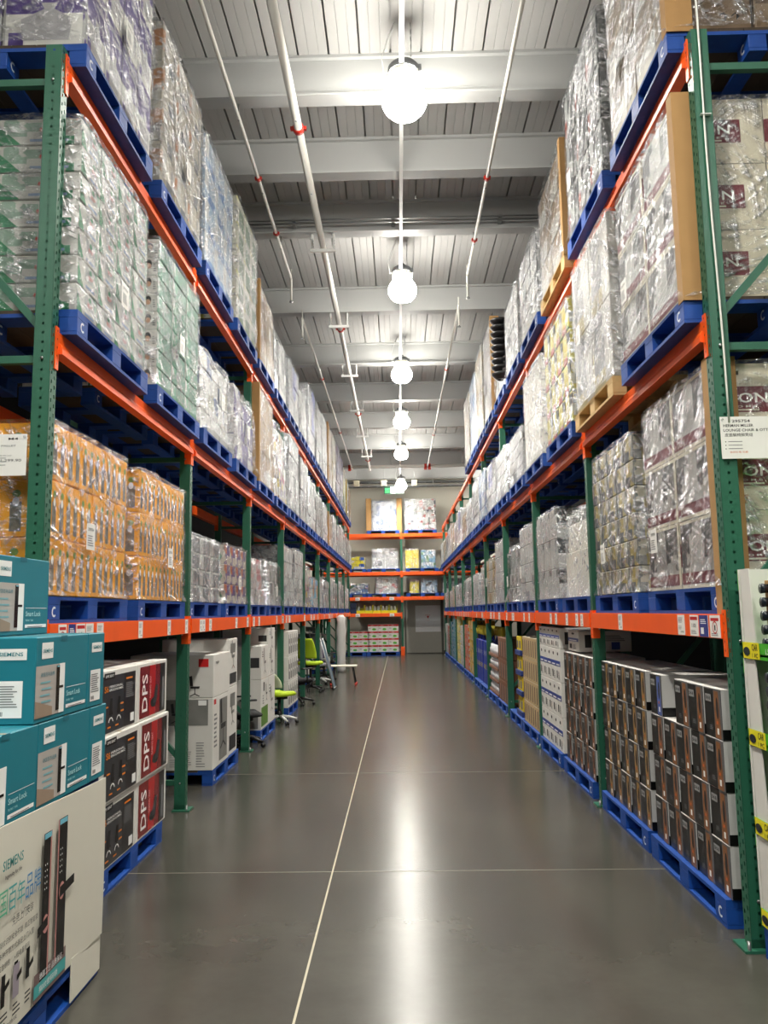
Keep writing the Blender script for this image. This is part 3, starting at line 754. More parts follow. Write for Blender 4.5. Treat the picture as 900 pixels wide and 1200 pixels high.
P = printed
S = {  # style: (board material, decorate function name, grid ny,nz, film)
 'yellow': (mat('yellow_carton', (240, 164, 6), .5, var=.12), 'snack', 6, 3, 'light'),
 'whitegreen': (P('white_green_print', (206, 206, 198), [(206, 206, 198), (46, 124, 84), (206, 206, 198), (170, 174, 170), (206, 206, 198), (150, 180, 160), (206, 206, 198), (60, 140, 100)], .13, .09, .5), 'greencorner', 4, 7, 'light'),
 'green': (P('green_white_print', (196, 204, 198), [(40, 130, 92), (60, 150, 110), (200, 206, 200), (40, 120, 90), (60, 60, 56), (210, 210, 204)], .3, .26, .75), 'photo', 3, 8, 'light'),
 'whitelabel': (P('white_household_print', (214, 214, 210), [(214, 214, 210), (70, 96, 150), (200, 200, 196), (150, 146, 120)], .22, .16, .35), None, 3, 4, 'heavy'),
 'purple': (P('purple_print', (208, 206, 206), [(74, 52, 138), (84, 60, 150), (210, 208, 210), (60, 42, 120), (150, 140, 160)], .3, .3, .7), None, 3, 3, 'light'),
 'kraft': (P('kraft_print', (168, 132, 86), [(150, 116, 72), (180, 148, 104), (206, 202, 190), (160, 124, 78)], .4, .3, .5), 'tape', 2, 3, 'light'),
 'toys': (P('toy_print', (204, 200, 192), [(216, 190, 40), (196, 60, 110), (90, 60, 120), (206, 204, 198), (160, 130, 90), (70, 60, 60)], .12, .12, .55), None, 3, 4, 'light'),
 'white': (P('plain_white_print', (216, 217, 214), [(216, 217, 214), (196, 198, 198), (140, 142, 146), (222, 222, 220)], .25, .2, .3), None, 3, 4, 'heavy'),
 'orange': (P('orange_purple_print', (206, 196, 182), [(216, 84, 40), (112, 88, 150), (60, 130, 90), (216, 204, 190), (212, 110, 60)], .14, .14, .8), None, 4, 3, 'light'),
 'redsack': (P('red_sack_print', (204, 196, 190), [(196, 70, 80), (206, 200, 196), (170, 168, 164), (214, 160, 150)], .3, .2, .45), None, 2, 3, 'heavy'),
 'grey': (P('grey_photo_print', (176, 176, 172), [(110, 110, 108), (190, 190, 186), (80, 78, 76), (206, 206, 202), (150, 148, 142)], .12, .14, .7), None, 3, 4, 'light'),
 'skyblue': (P('sky_blue_print', (206, 212, 214), [(70, 170, 214), (84, 186, 226), (216, 216, 210), (206, 140, 70)], .3, .3, .6), None, 2, 3, 'light'),
 'liner': (P('purple_liner_print', (200, 198, 196), [(84, 62, 132), (92, 72, 140), (206, 204, 200), (190, 188, 184), (74, 54, 120)], .16, .22, .65), 'liner', 4, 3, 'light'),
 'beige': (P('beige_diamond_print', (178, 172, 158), [(160, 150, 134), (196, 188, 170), (190, 130, 80), (120, 124, 130), (206, 202, 194)], .12, .16, .75), None, 3, 4, 'light'),
 'bluewhite': (P('blue_white_print', (150, 178, 206), [(54, 104, 176), (170, 190, 210), (80, 130, 190), (206, 208, 206)], .3, .14, .8), None, 3, 4, 'heavy'),
 'yellowwhite': (P('yellow_cream_print', (208, 206, 186), [(206, 200, 90), (212, 210, 196), (110, 140, 110), (216, 210, 130)], .3, .3, .55), None, 3, 5, 'light'),
 'cobalt': (P('cobalt_white_print', (210, 212, 214), [(40, 70, 190), (48, 80, 200), (214, 216, 218), (206, 208, 210), (90, 90, 96)], .5, .6, .5), None, 2, 3, 'heavy'),
 'doll': (P('dark_pink_print', (80, 60, 110), [(40, 40, 60), (120, 40, 70), (60, 70, 150), (190, 180, 190), (30, 30, 40)], .12, .16, .9), None, 4, 6, 'light'),
 'don': (P('cabinet_photo_print', (190, 186, 178), [(96, 94, 92), (196, 194, 188), (120, 118, 116), (206, 204, 200), (78, 76, 76)], .15, .2, .75), 'don', 2, 3, 'light'),
 'greyyellow': (P('grey_yellow_print', (128, 132, 130), [(96, 104, 108), (190, 170, 90), (150, 150, 146), (86, 90, 94), (196, 190, 170)], .09, .12, .75), None, 5, 6, 'light'),
 'shape': (mat('white_foam_sheet', (222, 218, 206), .55, var=.05), None, 1, 2, 'heavy'),
 'blackwhite': (P('black_white_print', (206, 206, 202), [(24, 24, 26), (210, 210, 206), (30, 30, 32), (216, 216, 212), (120, 120, 118)], .3, .3, .5), None, 3, 3, 'light'),
 'ygreen': (P('yellow_green_print', (214, 196, 40), [(220, 200, 40), (30, 110, 70), (216, 196, 60), (190, 80, 50), (220, 216, 190), (60, 60, 40)], .16, .1, .85), None, 4, 4, 'light'),
 'lumber': (P('pale_blind_print', (204, 200, 190), [(196, 192, 184), (150, 150, 150), (186, 170, 120), (210, 206, 198)], .3, .22, .6), None, 2, 2, 'heavy'),
 'silver': (P('silver_print', (196, 198, 198), [(170, 172, 174), (206, 208, 208), (120, 122, 126), (210, 206, 196), (96, 98, 102)], .14, .2, .6), None, 3, 4, 'light'),
 'darkbrown': (P('dark_brown_print', (134, 110, 84), [(110, 88, 64), (150, 126, 96), (70, 64, 60), (190, 186, 176), (150, 140, 130)], .3, .3, .7), 'tape', 2, 3, 'light'),
 'tv': (P('appliance_print', (180, 182, 180), [(90, 94, 98), (190, 192, 190), (70, 72, 76), (200, 202, 198), (130, 132, 134), (150, 156, 160), (110, 112, 112), (180, 84, 66)], .11, .15, .7), None, 3, 3, 'light'),
 'ochre': (P('ochre_white_print', (200, 190, 160), [(196, 160, 80), (206, 202, 190), (170, 140, 80), (190, 186, 176)], .3, .3, .6), None, 3, 4, 'light'),
 'jars': (P('jar_print', (200, 204, 200), [(110, 130, 110), (216, 216, 212), (190, 60, 60), (60, 70, 90), (206, 206, 204)], .11, .1, .7), None, 5, 5, 'light'),
}
LOOK = {'yellow': 'yellow cartons with grey packs', 'whitegreen': 'white cartons with green leaf print', 'green': 'green and white boxes', 'whitelabel': 'white household packs', 'purple': 'purple and white packs',
 'kraft': 'brown cardboard boxes', 'toys': 'packs with yellow and pink prints', 'white': 'white cartons', 'orange': 'orange and purple packs', 'redsack': 'white sacks with red print', 'grey': 'grey printed cartons',
 'skyblue': 'sky blue and white packs', 'liner': 'purple and white cartons', 'beige': 'beige and grey patterned cartons', 'bluewhite': 'blue and white cartons', 'yellowwhite': 'pale yellow and white boxes',
 'cobalt': 'white cartons with cobalt blue', 'doll': 'dark boxes with pink pictures', 'don': 'maroon banded cabinet cartons', 'greyyellow': 'grey and yellow cartons', 'shape': 'plain white bulky goods', 'blackwhite': 'white and black drums and cartons',
 'ygreen': 'yellow and green packs', 'lumber': 'pale flat cartons', 'silver': 'silver grey cartons', 'darkbrown': 'brown cornered cartons', 'tv': 'grey appliance cartons', 'ochre': 'ochre and white cartons', 'jars': 'green and white jars'}
def decorate(kind, m, F, w, h, end):
    if kind == 'snack':
        n = 2 if not end else 4; dk = mat('snack_grey_picture', (118, 112, 100), .5, var=.75, scale=40); gr = mat('snack_green_dot', (120, 150, 60), .5)
        for i in range(n):
            cw = w / n
            m.rect(F, cw * i + cw * .22, h * .1, cw * .52, h * .52, dk); m.ell(F, cw * (i + .5), h * .76, cw * .2, h * .07, gr, .0025, 8)
            m.ell(F, cw * (i + .48), h * .62, cw * .16, h * .08, WHITEP, .003, 8)
    elif kind == 'greencorner':
        gm = mat('leaf_green_print', (36, 116, 76), .5)
        m.poly(F, [(0, 0), (w * .3, 0), (0, h * .8)], gm); m.text(F, w * .5, h * .48, w * .24, h * .17, '植护', REDP); m.ell(F, w * .62, h * .78, w * .07, h * .1, gm, .0025, 8)
        m.rect(F, w * .4, h * .12, w * .45, h * .1, mat('pale_blue_print', (120, 140, 170), .5))
    elif kind == 'photo':
        if end:
            m.rect(F, 0, 0, w, h, WHITEBOARD, .001); m.ell(F, w * .86, h * .62, w * .05, h * .25, INK, .002, 10); m.ell(F, w * .86, h * .5, w * .04, h * .16, mat('skin_print', (206, 160, 130), .6), .0025, 10)
            m.lines(F, w * .93, h * .2, w * .05, h * .5, 4, GREYINK)
        else: pass
    elif kind == 'tape':
        m.rect(F, 0, h * .48, w, h * .03, mat('parcel_tape', (178, 146, 100), .3), .001); m.text(F, w * .6, h * .12, w * .25, h * .1, 'FRAGILE' if False else '↑↑', INK)
    elif kind == 'liner':
        pm = mat('liner_purple', (78, 58, 128), .5)
        m.rect(F, w * .04, 0, w * .92, h, WHITEBOARD, .001); m.rect(F, w * .04, h * .42, w * .92, h * .56, pm, .002)
        m.text(F, w * .12, h * .82, w * .72, h * .07, 'WASTEBASKET', WHITEP); m.text(F, w * .45, h * .73, w * .4, h * .06, 'LINERS', WHITEP)
        gm = mat('bag_grey', (170, 168, 170), .5)
        m.poly(F, [(w * .25, h * .08), (w * .8, h * .08), (w * .84, h * .35), (w * .62, h * .48), (w * .66, h * .56), (w * .46, h * .56), (w * .5, h * .48), (w * .22, h * .35)], gm, .003)
        m.rect(F, w * .08, h * .02, w * .18, h * .16, pm, .003)
    elif kind == 'don':
        mr = mat('maroon_print', (104, 28, 40), .5, var=.06)
        if end:
            m.rect(F, 0, 0, w, h, CREAMBOARD, .001)
            m.rect(F, 0, h * .32, w * .74, h * .36, mr, .002)
            m.text(F, w * .15, h * .45, w * .47, h * .14, 'DON', mat('bright_pale_print', (236, 230, 222), .5)); m.text(F, w * .2, h * .385, w * .3, h * .03, 'H O M E', mat('pale_print', (206, 196, 186), .5))
            m.rect(F, w * .1, h * .34, w * .42, h * .025, CREAMBOARD, .003)
            m.poly(F, [(w * .1, h * .2), (w * .17, h * .2), (w * .19, h * .24), (w * .24, h * .24), (w * .26, h * .2), (w * .34, h * .2), (w * .32, h * .08), (w * .13, h * .08)], KRAFT, .003)
            m.rect(F, w * .14, h * .84, w * .18, h * .06, mat('hand_hole', (70, 66, 60), .9), .003)
        else:
            m.rect(F, 0, h * .06, w, h * .17, mr, .002); m.text(F, w * .1, h * .09, w * .2, h * .1, 'DON', mat('pale_print', (206, 196, 186), .5))
            m.rect(F, 0, 0, w, h * .05, CREAMBOARD, .002); m.rect(F, 0, h * .95, w, h * .05, CREAMBOARD, .002); m.rect(F, w * .94, 0, w * .06, h, CREAMBOARD, .0022)
LOADS = []
CARTON = {}
def load(side, slot, tier, style, h, corner=None, lump=None, wood=False, look=None, inset=0., spread=1.17):
    xf, d, ys = SIDES[side]
    k, s = divmod(slot, 2)
    near = k <= 1 and not lump
    if tier == 'rail': inset = .10
    zb = {'rail': H1 - .02, 'mid': H2 - .02, 'top': H3 - .02}[tier]
    bw = ys[k + 1] - ys[k]
    yc = ys[k] + POSTY + .02 + (.62 if s == 0 else bw - POSTY - .02 - .62 - .02)
    xa = xf + d * (.085 - inset)             # aisle plane of the pallet edge
    xc = xa - d * .5
    tn = {'rail': 'price-tag tier', 'mid': 'middle tier', 'top': 'top tier'}[tier]
    where = '%s along the %s, %s' % (ORD[slot], tn, RACK[side])
    put_pallet((xc, yc, zb), '%s pallet %s' % ('raw pine' if wood else 'blue wooden', where), near=near or (k == 2), wood=wood)
    board, deco, ny, nz, film = S[style]
    root = empty('wrapped_load', (xc, yc, zb + .141))
    W, Dp = (spread if k < 8 else 1.08), .97
    if near:
        nx = 2 if style not in ('shape',) else 1
        cw, cd, ch = W / ny, Dp / nx, h / nz
        key = (style, d, ny, nz, round(h, 3), round(W, 3))
        if key not in CARTON:
            m = MB(); e = .004
            x0, x1, y0, y1 = -cd / 2 + e, cd / 2 - e, -cw / 2 + e, cw / 2 - e
            m.box(x0, x1, y0, y1, .002, ch - .002, board, .006)
            FF = face_frames(x0, x1, y0, y1, .002)
            m.rect(FF['pz'], 0, (y1 - y0) * .49, x1 - x0, (y1 - y0) * .02, mat('parcel_tape', (178, 146, 100), .3), ch - .0035)
            if deco:
                decorate(deco, m, FF['px' if d > 0 else 'mx'], y1 - y0, ch - .004, False)
                decorate(deco, m, FF['my'], x1 - x0, ch - .004, True)
            c = m.build('carton', root); CARTON[key] = c; first = c
        else: first = None
        for a in range(nx):
            for b in range(ny):
                for z in range(nz):
                    if a == (0 if d > 0 else nx - 1) and nx > 1 and b > 0 and z < nz - 1: continue   # buried in the load
                    if first is not None: o = first; first = None
                    else: o = CARTON[key].copy(); C.objects.link(o); o.parent = root
                    jx = R.uniform(-.003, .003)
                    o.location = (-Dp / 2 + cd * (a + .5) + jx, -W / 2 + cw * (b + .5), ch * z)
    else:
        m = MB(); r = random.Random(slot * 31 + len(style) + (d > 0) * 7)
        cw, ch = W / ny, h / nz
        for b in range(ny):
            for z in range(nz):
                top = z == nz - 1
                hh = ch * (z + 1) - (r.uniform(0, .5) * ch if top and lump else 0)
                j = r.uniform(-.012, .012)
                q = 1 - (.16 * lump * (z + .6) / nz + .03 if lump else 0)
                m.box(-Dp / 2 * q, (Dp / 2 + (j if d > 0 else 0)) * q, (-W / 2 + cw * b + .003) * q, (-W / 2 + cw * (b + 1) - .003) * q, ch * z + .003, hh - .003, board, .006)
        m.build('cargo', root)
    f = film_shell(-Dp / 2, Dp / 2, -W / 2, W / 2, 0, h, slot * 1.7 + len(style) + (3 if d > 0 else 0) + zb, .07 if near else .12, .010 if not lump else .02, lump)
    f.m = [0] * len(f.f); f.mats = [FILM if film == 'light' else FILMH]
    f.build('stretch_film', root)
    if corner:
        mt = KRAFT if corner is True else corner
        m = MB(); x = Dp / 2 * d; t = .006 * d
        y0 = -W / 2 - .02 if d else 0
        m.box(x + t, x + 3 * t, y0, y0 + .07, -.02 if tier != 'rail' else -.14, h + .03, mt); m.box(x + 3 * t, x - .13 * d, y0 - .006, y0, -.02 if tier != 'rail' else -.14, h + .03, mt)
        m.build('corner_board', root)
    if (side, tier, slot) == ('right', 'top', 5):
        for b_ in range(9):
            m = MB(); zz = .10 + b_ * .10
            m.lathe([(.07, 0), (.13, .05), (.15, .085), (.14, .09), (.06, .02)], BLACKPL, (-Dp / 2 - .02, -W / 2 + .1, zz), 18); m.build('nested_bowl', root)
    if near and slot in (0, 1) or (slot + len(style)) % 3 == 0 and k < 4:
        m = MB(); w, hh = .12, .15
        x = (Dp / 2 + .042) * d; yy = (-.2 if d > 0 else .1) + .2 * R.random(); z = h * (.18 + .25 * R.random())
        m.box(x, x + .0015 * d, yy, yy + w, z, z + hh, PAPER)
        F = (Vector((x + .0015 * d, yy if d > 0 else yy + w, z)), Vector((0, d, 0)), Vector((0, 0, 1)))
        m.text(F, w * .12, hh * .72, w * .7, hh * .12, '295754', INK, .001); m.lines(F, w * .12, hh * .15, w * .7, hh * .45, 5, GREYINK, .001)
        m.build('pallet_sheet', root)
    tag(root, 'film-wrapped %s, %s' % (look or LOOK[style], where), 'wrapped pallet load', 'film-wrapped loads on the %s of the %s' % (tn, RACK[side]))

T = {
 ('left', 'rail'): [('yellow', .92), ('yellow', .92), ('white', .6), ('orange', .62), ('redsack', .62, .6), ('grey', .66, .6), ('white', .95), ('white', 1.0), ('toys', .85, .5), ('skyblue', .6), ('white', .7, .4), ('silver', .65), ('white', .8), ('grey', .7), ('white', .8), ('silver', .75), ('white', .6), ('white', .7)],
 ('left', 'mid'): [('whitegreen', 1.12), ('green', 1.10), ('whitelabel', .80, .4), ('purple', .85, .5), ('kraft', 1.2), ('toys', 1.15, .5), ('white', 1.2), ('silver', 1.1), ('white', .95), ('grey', .9), ('white', .85), ('kraft', .8), ('white', .9), ('silver', .8), ('white', .9), ('white', .8), ('grey', .8), ('white', .7)],
 ('left', 'top'): [('liner', 1.45), ('beige', 1.30), ('bluewhite', 1.25), ('yellowwhite', 1.42), ('kraft', 1.0), ('blackwhite', .95, .5), ('cobalt', .9), ('white', .95, .5), ('cobalt', 1.3), ('silver', 1.3), ('white', 1.4), ('kraft', 1.5), ('ochre', 1.55), ('doll', 1.6), ('doll', 1.5), ('yellowwhite', 1.4), ('white', 1.2), ('kraft', 1.1)],
 ('right', 'rail'): [('don', 1.17), ('greyyellow', 1.12), ('shape', .88, .7), ('blackwhite', .95), ('white', .95), ('grey', .85, .8), ('white', 1.0), ('ochre', .8), ('silver', .8, .8), ('white', .65), ('grey', .6), ('white', .7, .7), ('silver', .6), ('white', .6), ('ochre', .6), ('white', .5), ('grey', .55), ('white', .5)],
 ('right', 'mid'): [('don', 1.14), ('lumber', 1.25), ('ygreen', 1.14), ('shape', 1.08), ('white', .62), ('white', .68), ('cobalt', .75), ('bluewhite', .85), ('silver', .9), ('white', .7), ('kraft', .6), ('cobalt', .85), ('white', .7), ('ochre', .8), ('white', .8), ('silver', .7), ('ochre', .7), ('white', .7)],
 ('right', 'top'): [('darkbrown', 1.45), ('tv', 1.32), ('darkbrown', 1.08), ('silver', .95), ('white', .95), ('silver', 1.05, .6), ('darkbrown', 1.5), ('ochre', 1.55), ('bluewhite', 1.45), ('ochre', 1.45)],
}
for (side, tier), rows in T.items():
    for i, r_ in enumerate(rows):
        st, h = r_[0], r_[1]; lump = r_[2] if len(r_) > 2 else None
        cor = side == 'right' and (st in ('don', 'darkbrown')) or (side, tier, i) in (('right', 'mid', 1),) and False
        if side == 'left' and st in ('kraft',): cor = True
        if (side, tier, i) == ('left', 'top', 16): cor = mat('yellow_board', (206, 176, 60), .5)
        wood = (side, tier, i) in (('right', 'mid', 1), ('right', 'top', 2))
        load(side, i, tier, st, h, cor, lump, wood)

# ------------------------------------------------------------------ floor goods
def inst(proto, loc, rz=None):
    if proto.name not in PUSED:
        PUSED[proto.name] = 1; proto.location = loc
        if rz is not None: proto.rotation_euler = (0, 0, rz)
        return proto
    o = proto.copy(); C.objects.link(o); o.location = loc
    for k in ('label', 'category', 'group'):
        if k in o: del o[k]
    if rz is not None: o.rotation_euler = (0, 0, rz)
    return o
def carton(x, y, z, board, name='carton', deco=None, d=1):
    """carton with its aisle-near lower corner logic: box centred at origin in x,y, base at 0"""
    m = MB(); m.box(-x / 2, x / 2, -y / 2, y / 2, 0, z, board, .004)
    FF = face_frames(-x / 2, x / 2, -y / 2, y / 2, 0)
    m.rect(FF['pz'], 0, y * .48, x, y * .04, mat('parcel_tape', (178, 146, 100), .3), z + .0008)
    if deco: deco(m, FF, x, y, z, d)
    return m.build(name)

# teal lock cartons and poster stack, near the camera on the teal side
TEAL = mat('teal_carton', (20, 116, 132), .5, var=.05); TEXTT = mat('teal_lettering', (20, 120, 130), .5)
PHOTO = mat('soft_photo_print', (176, 170, 164), .4, var=.14, scale=4); BEIGEP = mat('beige_floor_print', (150, 130, 112), .5, var=.15)
LOCK = mat('gloss_black_print', (12, 12, 14), .2)
def lock_front(m, F, w, h):
    m.rect(F, w * .09, h * .74, w * .2, h * .19, WHITEP); m.text(F, w * .11, h * .81, w * .16, h * .045, 'SIEMENS', TEXTT)
    m.rect(F, w * .0, h * .06, w * .52, h * .6, PHOTO, .0016); m.poly(F, [(0, h * .06), (w * .3, h * .06), (w * .3, h * .16), (0, h * .26)], BEIGEP, .0024)
    m.rect(F, w * .42, h * .06, w * .1, h * .6, WHITEP, .002)
    m.text(F, w * .08, h * .53, w * .24, h * .05, '德国百年品牌', TEAL)
    for i in range(4): m.rect(F, w * (.08 + .02 * (i % 2)), h * (.45 - i * .075), w * .17, h * .022, mat('pale_teal_print', (120, 168, 176), .5), .0028)
    m.rect(F, w * .36, h * .1, w * .06, h * .54, LOCK, .003); m.rect(F, w * .36, h * .36, w * .13, h * .03, LOCK, .0034); m.rect(F, w * .37, h * .62, w * .045, h * .015, mat('cyan_screen_print', (110, 180, 200), .4), .0036)
    m.rect(F, w * .56, h * .345, w * .4, h * .006, WHITEP); m.text(F, w * .56, h * .24, w * .28, h * .065, 'Smart Lock', mat('pale_teal_text', (176, 220, 224), .5))
    m.text(F, w * .56, h * .175, w * .14, h * .025, '智能门锁', mat('pale_teal_text', (176, 220, 224), .5)); m.rect(F, w * .56, h * .09, w * .4, h * .045, WHITEP); m.lines(F, w * .6, h * .1, w * .3, h * .02, 1, GREYINK, .0026)
def lock_end(m, F, w, h):
    m.rect(F, w * .2, h * .74, w * .62, h * .13, WHITEP); m.text(F, w * .27, h * .785, w * .48, h * .045, 'SIEMENS', TEXTT)
    m.rect(F, w * .16, h * .08, w * .6, h * .42, WHITEP); m.lines(F, w * .2, h * .2, w * .5, h * .26, 9, GREYINK, .0024)
    for i in range(7): m.rect(F, w * (.22 + i * .025), h * .1, w * .012, h * .05, BLACK, .0024)
def lock_deco(m, FF, x, y, z, d):
    lock_front(m, FF['px'], y, z); lock_end(m, FF['my'], x, z)
    m.rect((Vector((x / 2, -y / 2, 0)), Vector((0, 1, 0)), Vector((0, 0, 1))), y * .43, z * .94, y * .12, z * .06, mat('teal_tab', (16, 100, 116), .5), .002)
def lock_deco_turned(m, FF, x, y, z, d):
    lock_end(m, FF['px'], y, z); lock_front(m, FF['my'], x, z)
def teal_stack():
    X = -1.39; H = .328
    A = carton(.196, .508, H, TEAL, 'lock_carton', lock_deco); B = carton(.508, .196, H, TEAL, 'lock_carton', lock_deco_turned)
    zt = .862
    xs = [X - .1, X - .3, X - .5, X - .7]
    nm = ['aisle-side', 'second-row', 'third-row', 'fourth-row']
    for r_, (z, ysl, lab) in enumerate(((zt, (2.85, 3.36), 'bottom layer'), (zt + H + .002, (3.315,), 'middle layer'))):
        for j, y in enumerate(ysl):
            for i, x in enumerate(xs[:3]):
                o = inst(A, (x, y, z)); tag(o, 'teal lock carton, %s, %s%s column' % (lab, 'near one, ' if len(ysl) > 1 and j == 0 else ('far one, ' if len(ysl) > 1 else ''), nm[i]), 'carton', 'teal lock cartons')
        y = ysl[-1] + .254 + .1
        for i in range(2):
            o = inst(B, (X - .255 - i * .51, y, z)); tag(o, 'teal lock carton turned end-on at the far end, %s, %s' % (lab, ('aisle side', 'inner side')[i]), 'carton', 'teal lock cartons')
    o = inst(A, (-1.70, 3.37, zt + 2 * (H + .002))); tag(o, 'single teal lock carton on top of the stack, label facing the aisle', 'carton', 'teal lock cartons')
    put_pallet((X - .5, 3.19, 0), 'blue wooden pallet on the floor under the white poster stack', True)
    put_pallet((X - .52, 3.19, .72), 'blue wooden pallet between the white poster and the teal cartons', True)
    # white display carton wrapped by the poster
    m = MB(); m.box(-.49, .47, -.58, .58, 0, .575, CREAMBOARD, .006)
    o = m.build('display_carton'); o.location = (X - .5, 3.19, .142); tag(o, 'large plain carton between two blue pallets behind the white poster', 'carton')
    # poster sheet, slightly wavy, facing the aisle
    m = MB(); y0, y1, z0, z1 = 2.55, 3.79, .17, .87
    PM = mat('white_poster_board', (214, 210, 196), .5, var=.03)
    ny, nz = 24, 12; vs = []; fs = []
    def wav(y, z): return X + .012 + .006 * sin(y * 5 + z * 3) * (1 if y > 3.2 else .3)
    for i in range(ny + 1):
        for k in range(nz + 1):
            y = y0 + (y1 - y0) * i / ny; z = z0 + (z1 - z0) * k / nz
            if k == nz: z -= .035 * ((i / ny)) - .02
            vs.append((wav(y, z), y, z))
    for i in range(ny):
        for k in range(nz):
            a = i * (nz + 1) + k; fs.append((a, a + nz + 1, a + nz + 2, a + 1))
    n = len(vs); vs += [(x - .004, y, z) for x, y, z in vs]
    fs += [tuple(n + q for q in f[::-1]) for f in fs]
    def edge(idx):
        for a, b in zip(idx, idx[1:]): fs.append((a, b, n + b, n + a))
    edge([i * (nz + 1) for i in range(ny + 1)]); edge([i * (nz + 1) + nz for i in range(ny + 1)][::-1]); edge([ny * (nz + 1) + k for k in range(nz + 1)]); edge(list(range(nz + 1))[::-1])
    m.add(vs, fs, PM)
    m.box(X + .005, X + .009, 3.47, 3.79, .02, .19, PM)       # hanging flap at the far corner
    root = m.build('poster_sheet')
    F = (Vector((X + .0215, 0, 0)), Vector((0, 1, 0)), Vector((0, 0, 1)))
    pr = MB()
    G1 = mat('poster_green', (84, 176, 140), .5); G2 = mat('poster_teal', (70, 160, 160), .5); G3 = mat('poster_blue', (66, 130, 180), .5); RG = mat('rose_gold_print', (190, 130, 124), .4)
    pr.text(F, 2.815, .735, .15, .034, 'SIEMENS', mat('siemens_teal_ink', (24, 126, 124), .5)); pr.text(F, 2.835, .70, .12, .018, 'Ingenuity for life', INK)
    for i, c in enumerate('德国百年品牌'):
        pr.text(F, 2.735 + i * .0645, .585, .058, .085, c, (G1, G1, G2, G2, G3, G3)[i])
    pr.text(F, 2.9, .53, .16, .032, '免费上门安装', INK)
    for i, t in enumerate(('• 指纹识别安全开锁  真正智能锁', '• 多种开锁方式满足上门入室', '• 应急钥匙     • 低电量提示')): pr.text(F, 2.80, .485 - i * .038, (.30, .27, .24)[i], .022, t, INK)
    # two lock pictures
    for y, z, w, hh, hy in ((3.135, .245, .07, .53, .44), (3.27, .26, .08, .535, .515)):
        pr.rect(F, y, z, w, hh, LOCK, .002); pr.rect(F, y + .004, z + hh - .022, w - .008, .02, mat('cyan_screen_print', (110, 180, 200), .4), .0026)
        pr.rect(F, y + w - .012 if y < 3.2 else y - .008, z, .010, hh, RG, .0024)
        for a in range(5):
            for b in range(2): pr.rect(F, y + .015 + b * .016, z + hh - .12 - a * .022, .004, .006, WHITEP, .003)
        pr.ell(F, y + w * .5, hy, .026, .034, RG, .0028); pr.poly(F, [(y + w * .5 - .02, hy - .022), (y + w * .5 + .12, hy - .006), (y + w * .5 + .12, hy + .03), (y + w * .5 - .02, hy + .018)] if y > 3.2 else [(y - .035, hy - .03), (y + w * .75, hy - .01), (y + w * .75, hy + .025), (y - .035, hy + .005)], LOCK, .0034)
    pr.rect(F, 3.09, .185, .28, .10, mat('poster_brown_band', (110, 90, 88), .5)); pr.rect(F, 3.09, .20, .28, .045, G2, .0026)
    pr.text(F, 3.13, .253, .2, .024, '德国工艺 品质保证', WHITEP, .004); pr.text(F, 3.13, .21, .16, .022, '指纹密码锁', WHITEP, .004)
    for i, y in enumerate((2.76, 2.84, 2.93, 3.02)):
        pr.rect(F, y, .275 + (.01 * i), .028, .105, LOCK); pr.poly(F, [(y + .02, .33), (y + .055, .345), (y + .055, .365), (y + .02, .35)], LOCK, .003)
        if i == 2: pr.rect(F, y - .005, .28, .045, .11, mat('lilac_print', (150, 140, 150), .5), .0016)
        pr.lines(F, y - .002, .225, .055, .045, 3, INK, .002, .4, i)
    pr.text(F, 2.80, .205, .16, .015, '电话咨询热线', INK)
    pr.build('poster_print', root)
    tag(root, 'white poster board showing two black door locks, below the teal cartons', 'poster')
teal_stack()

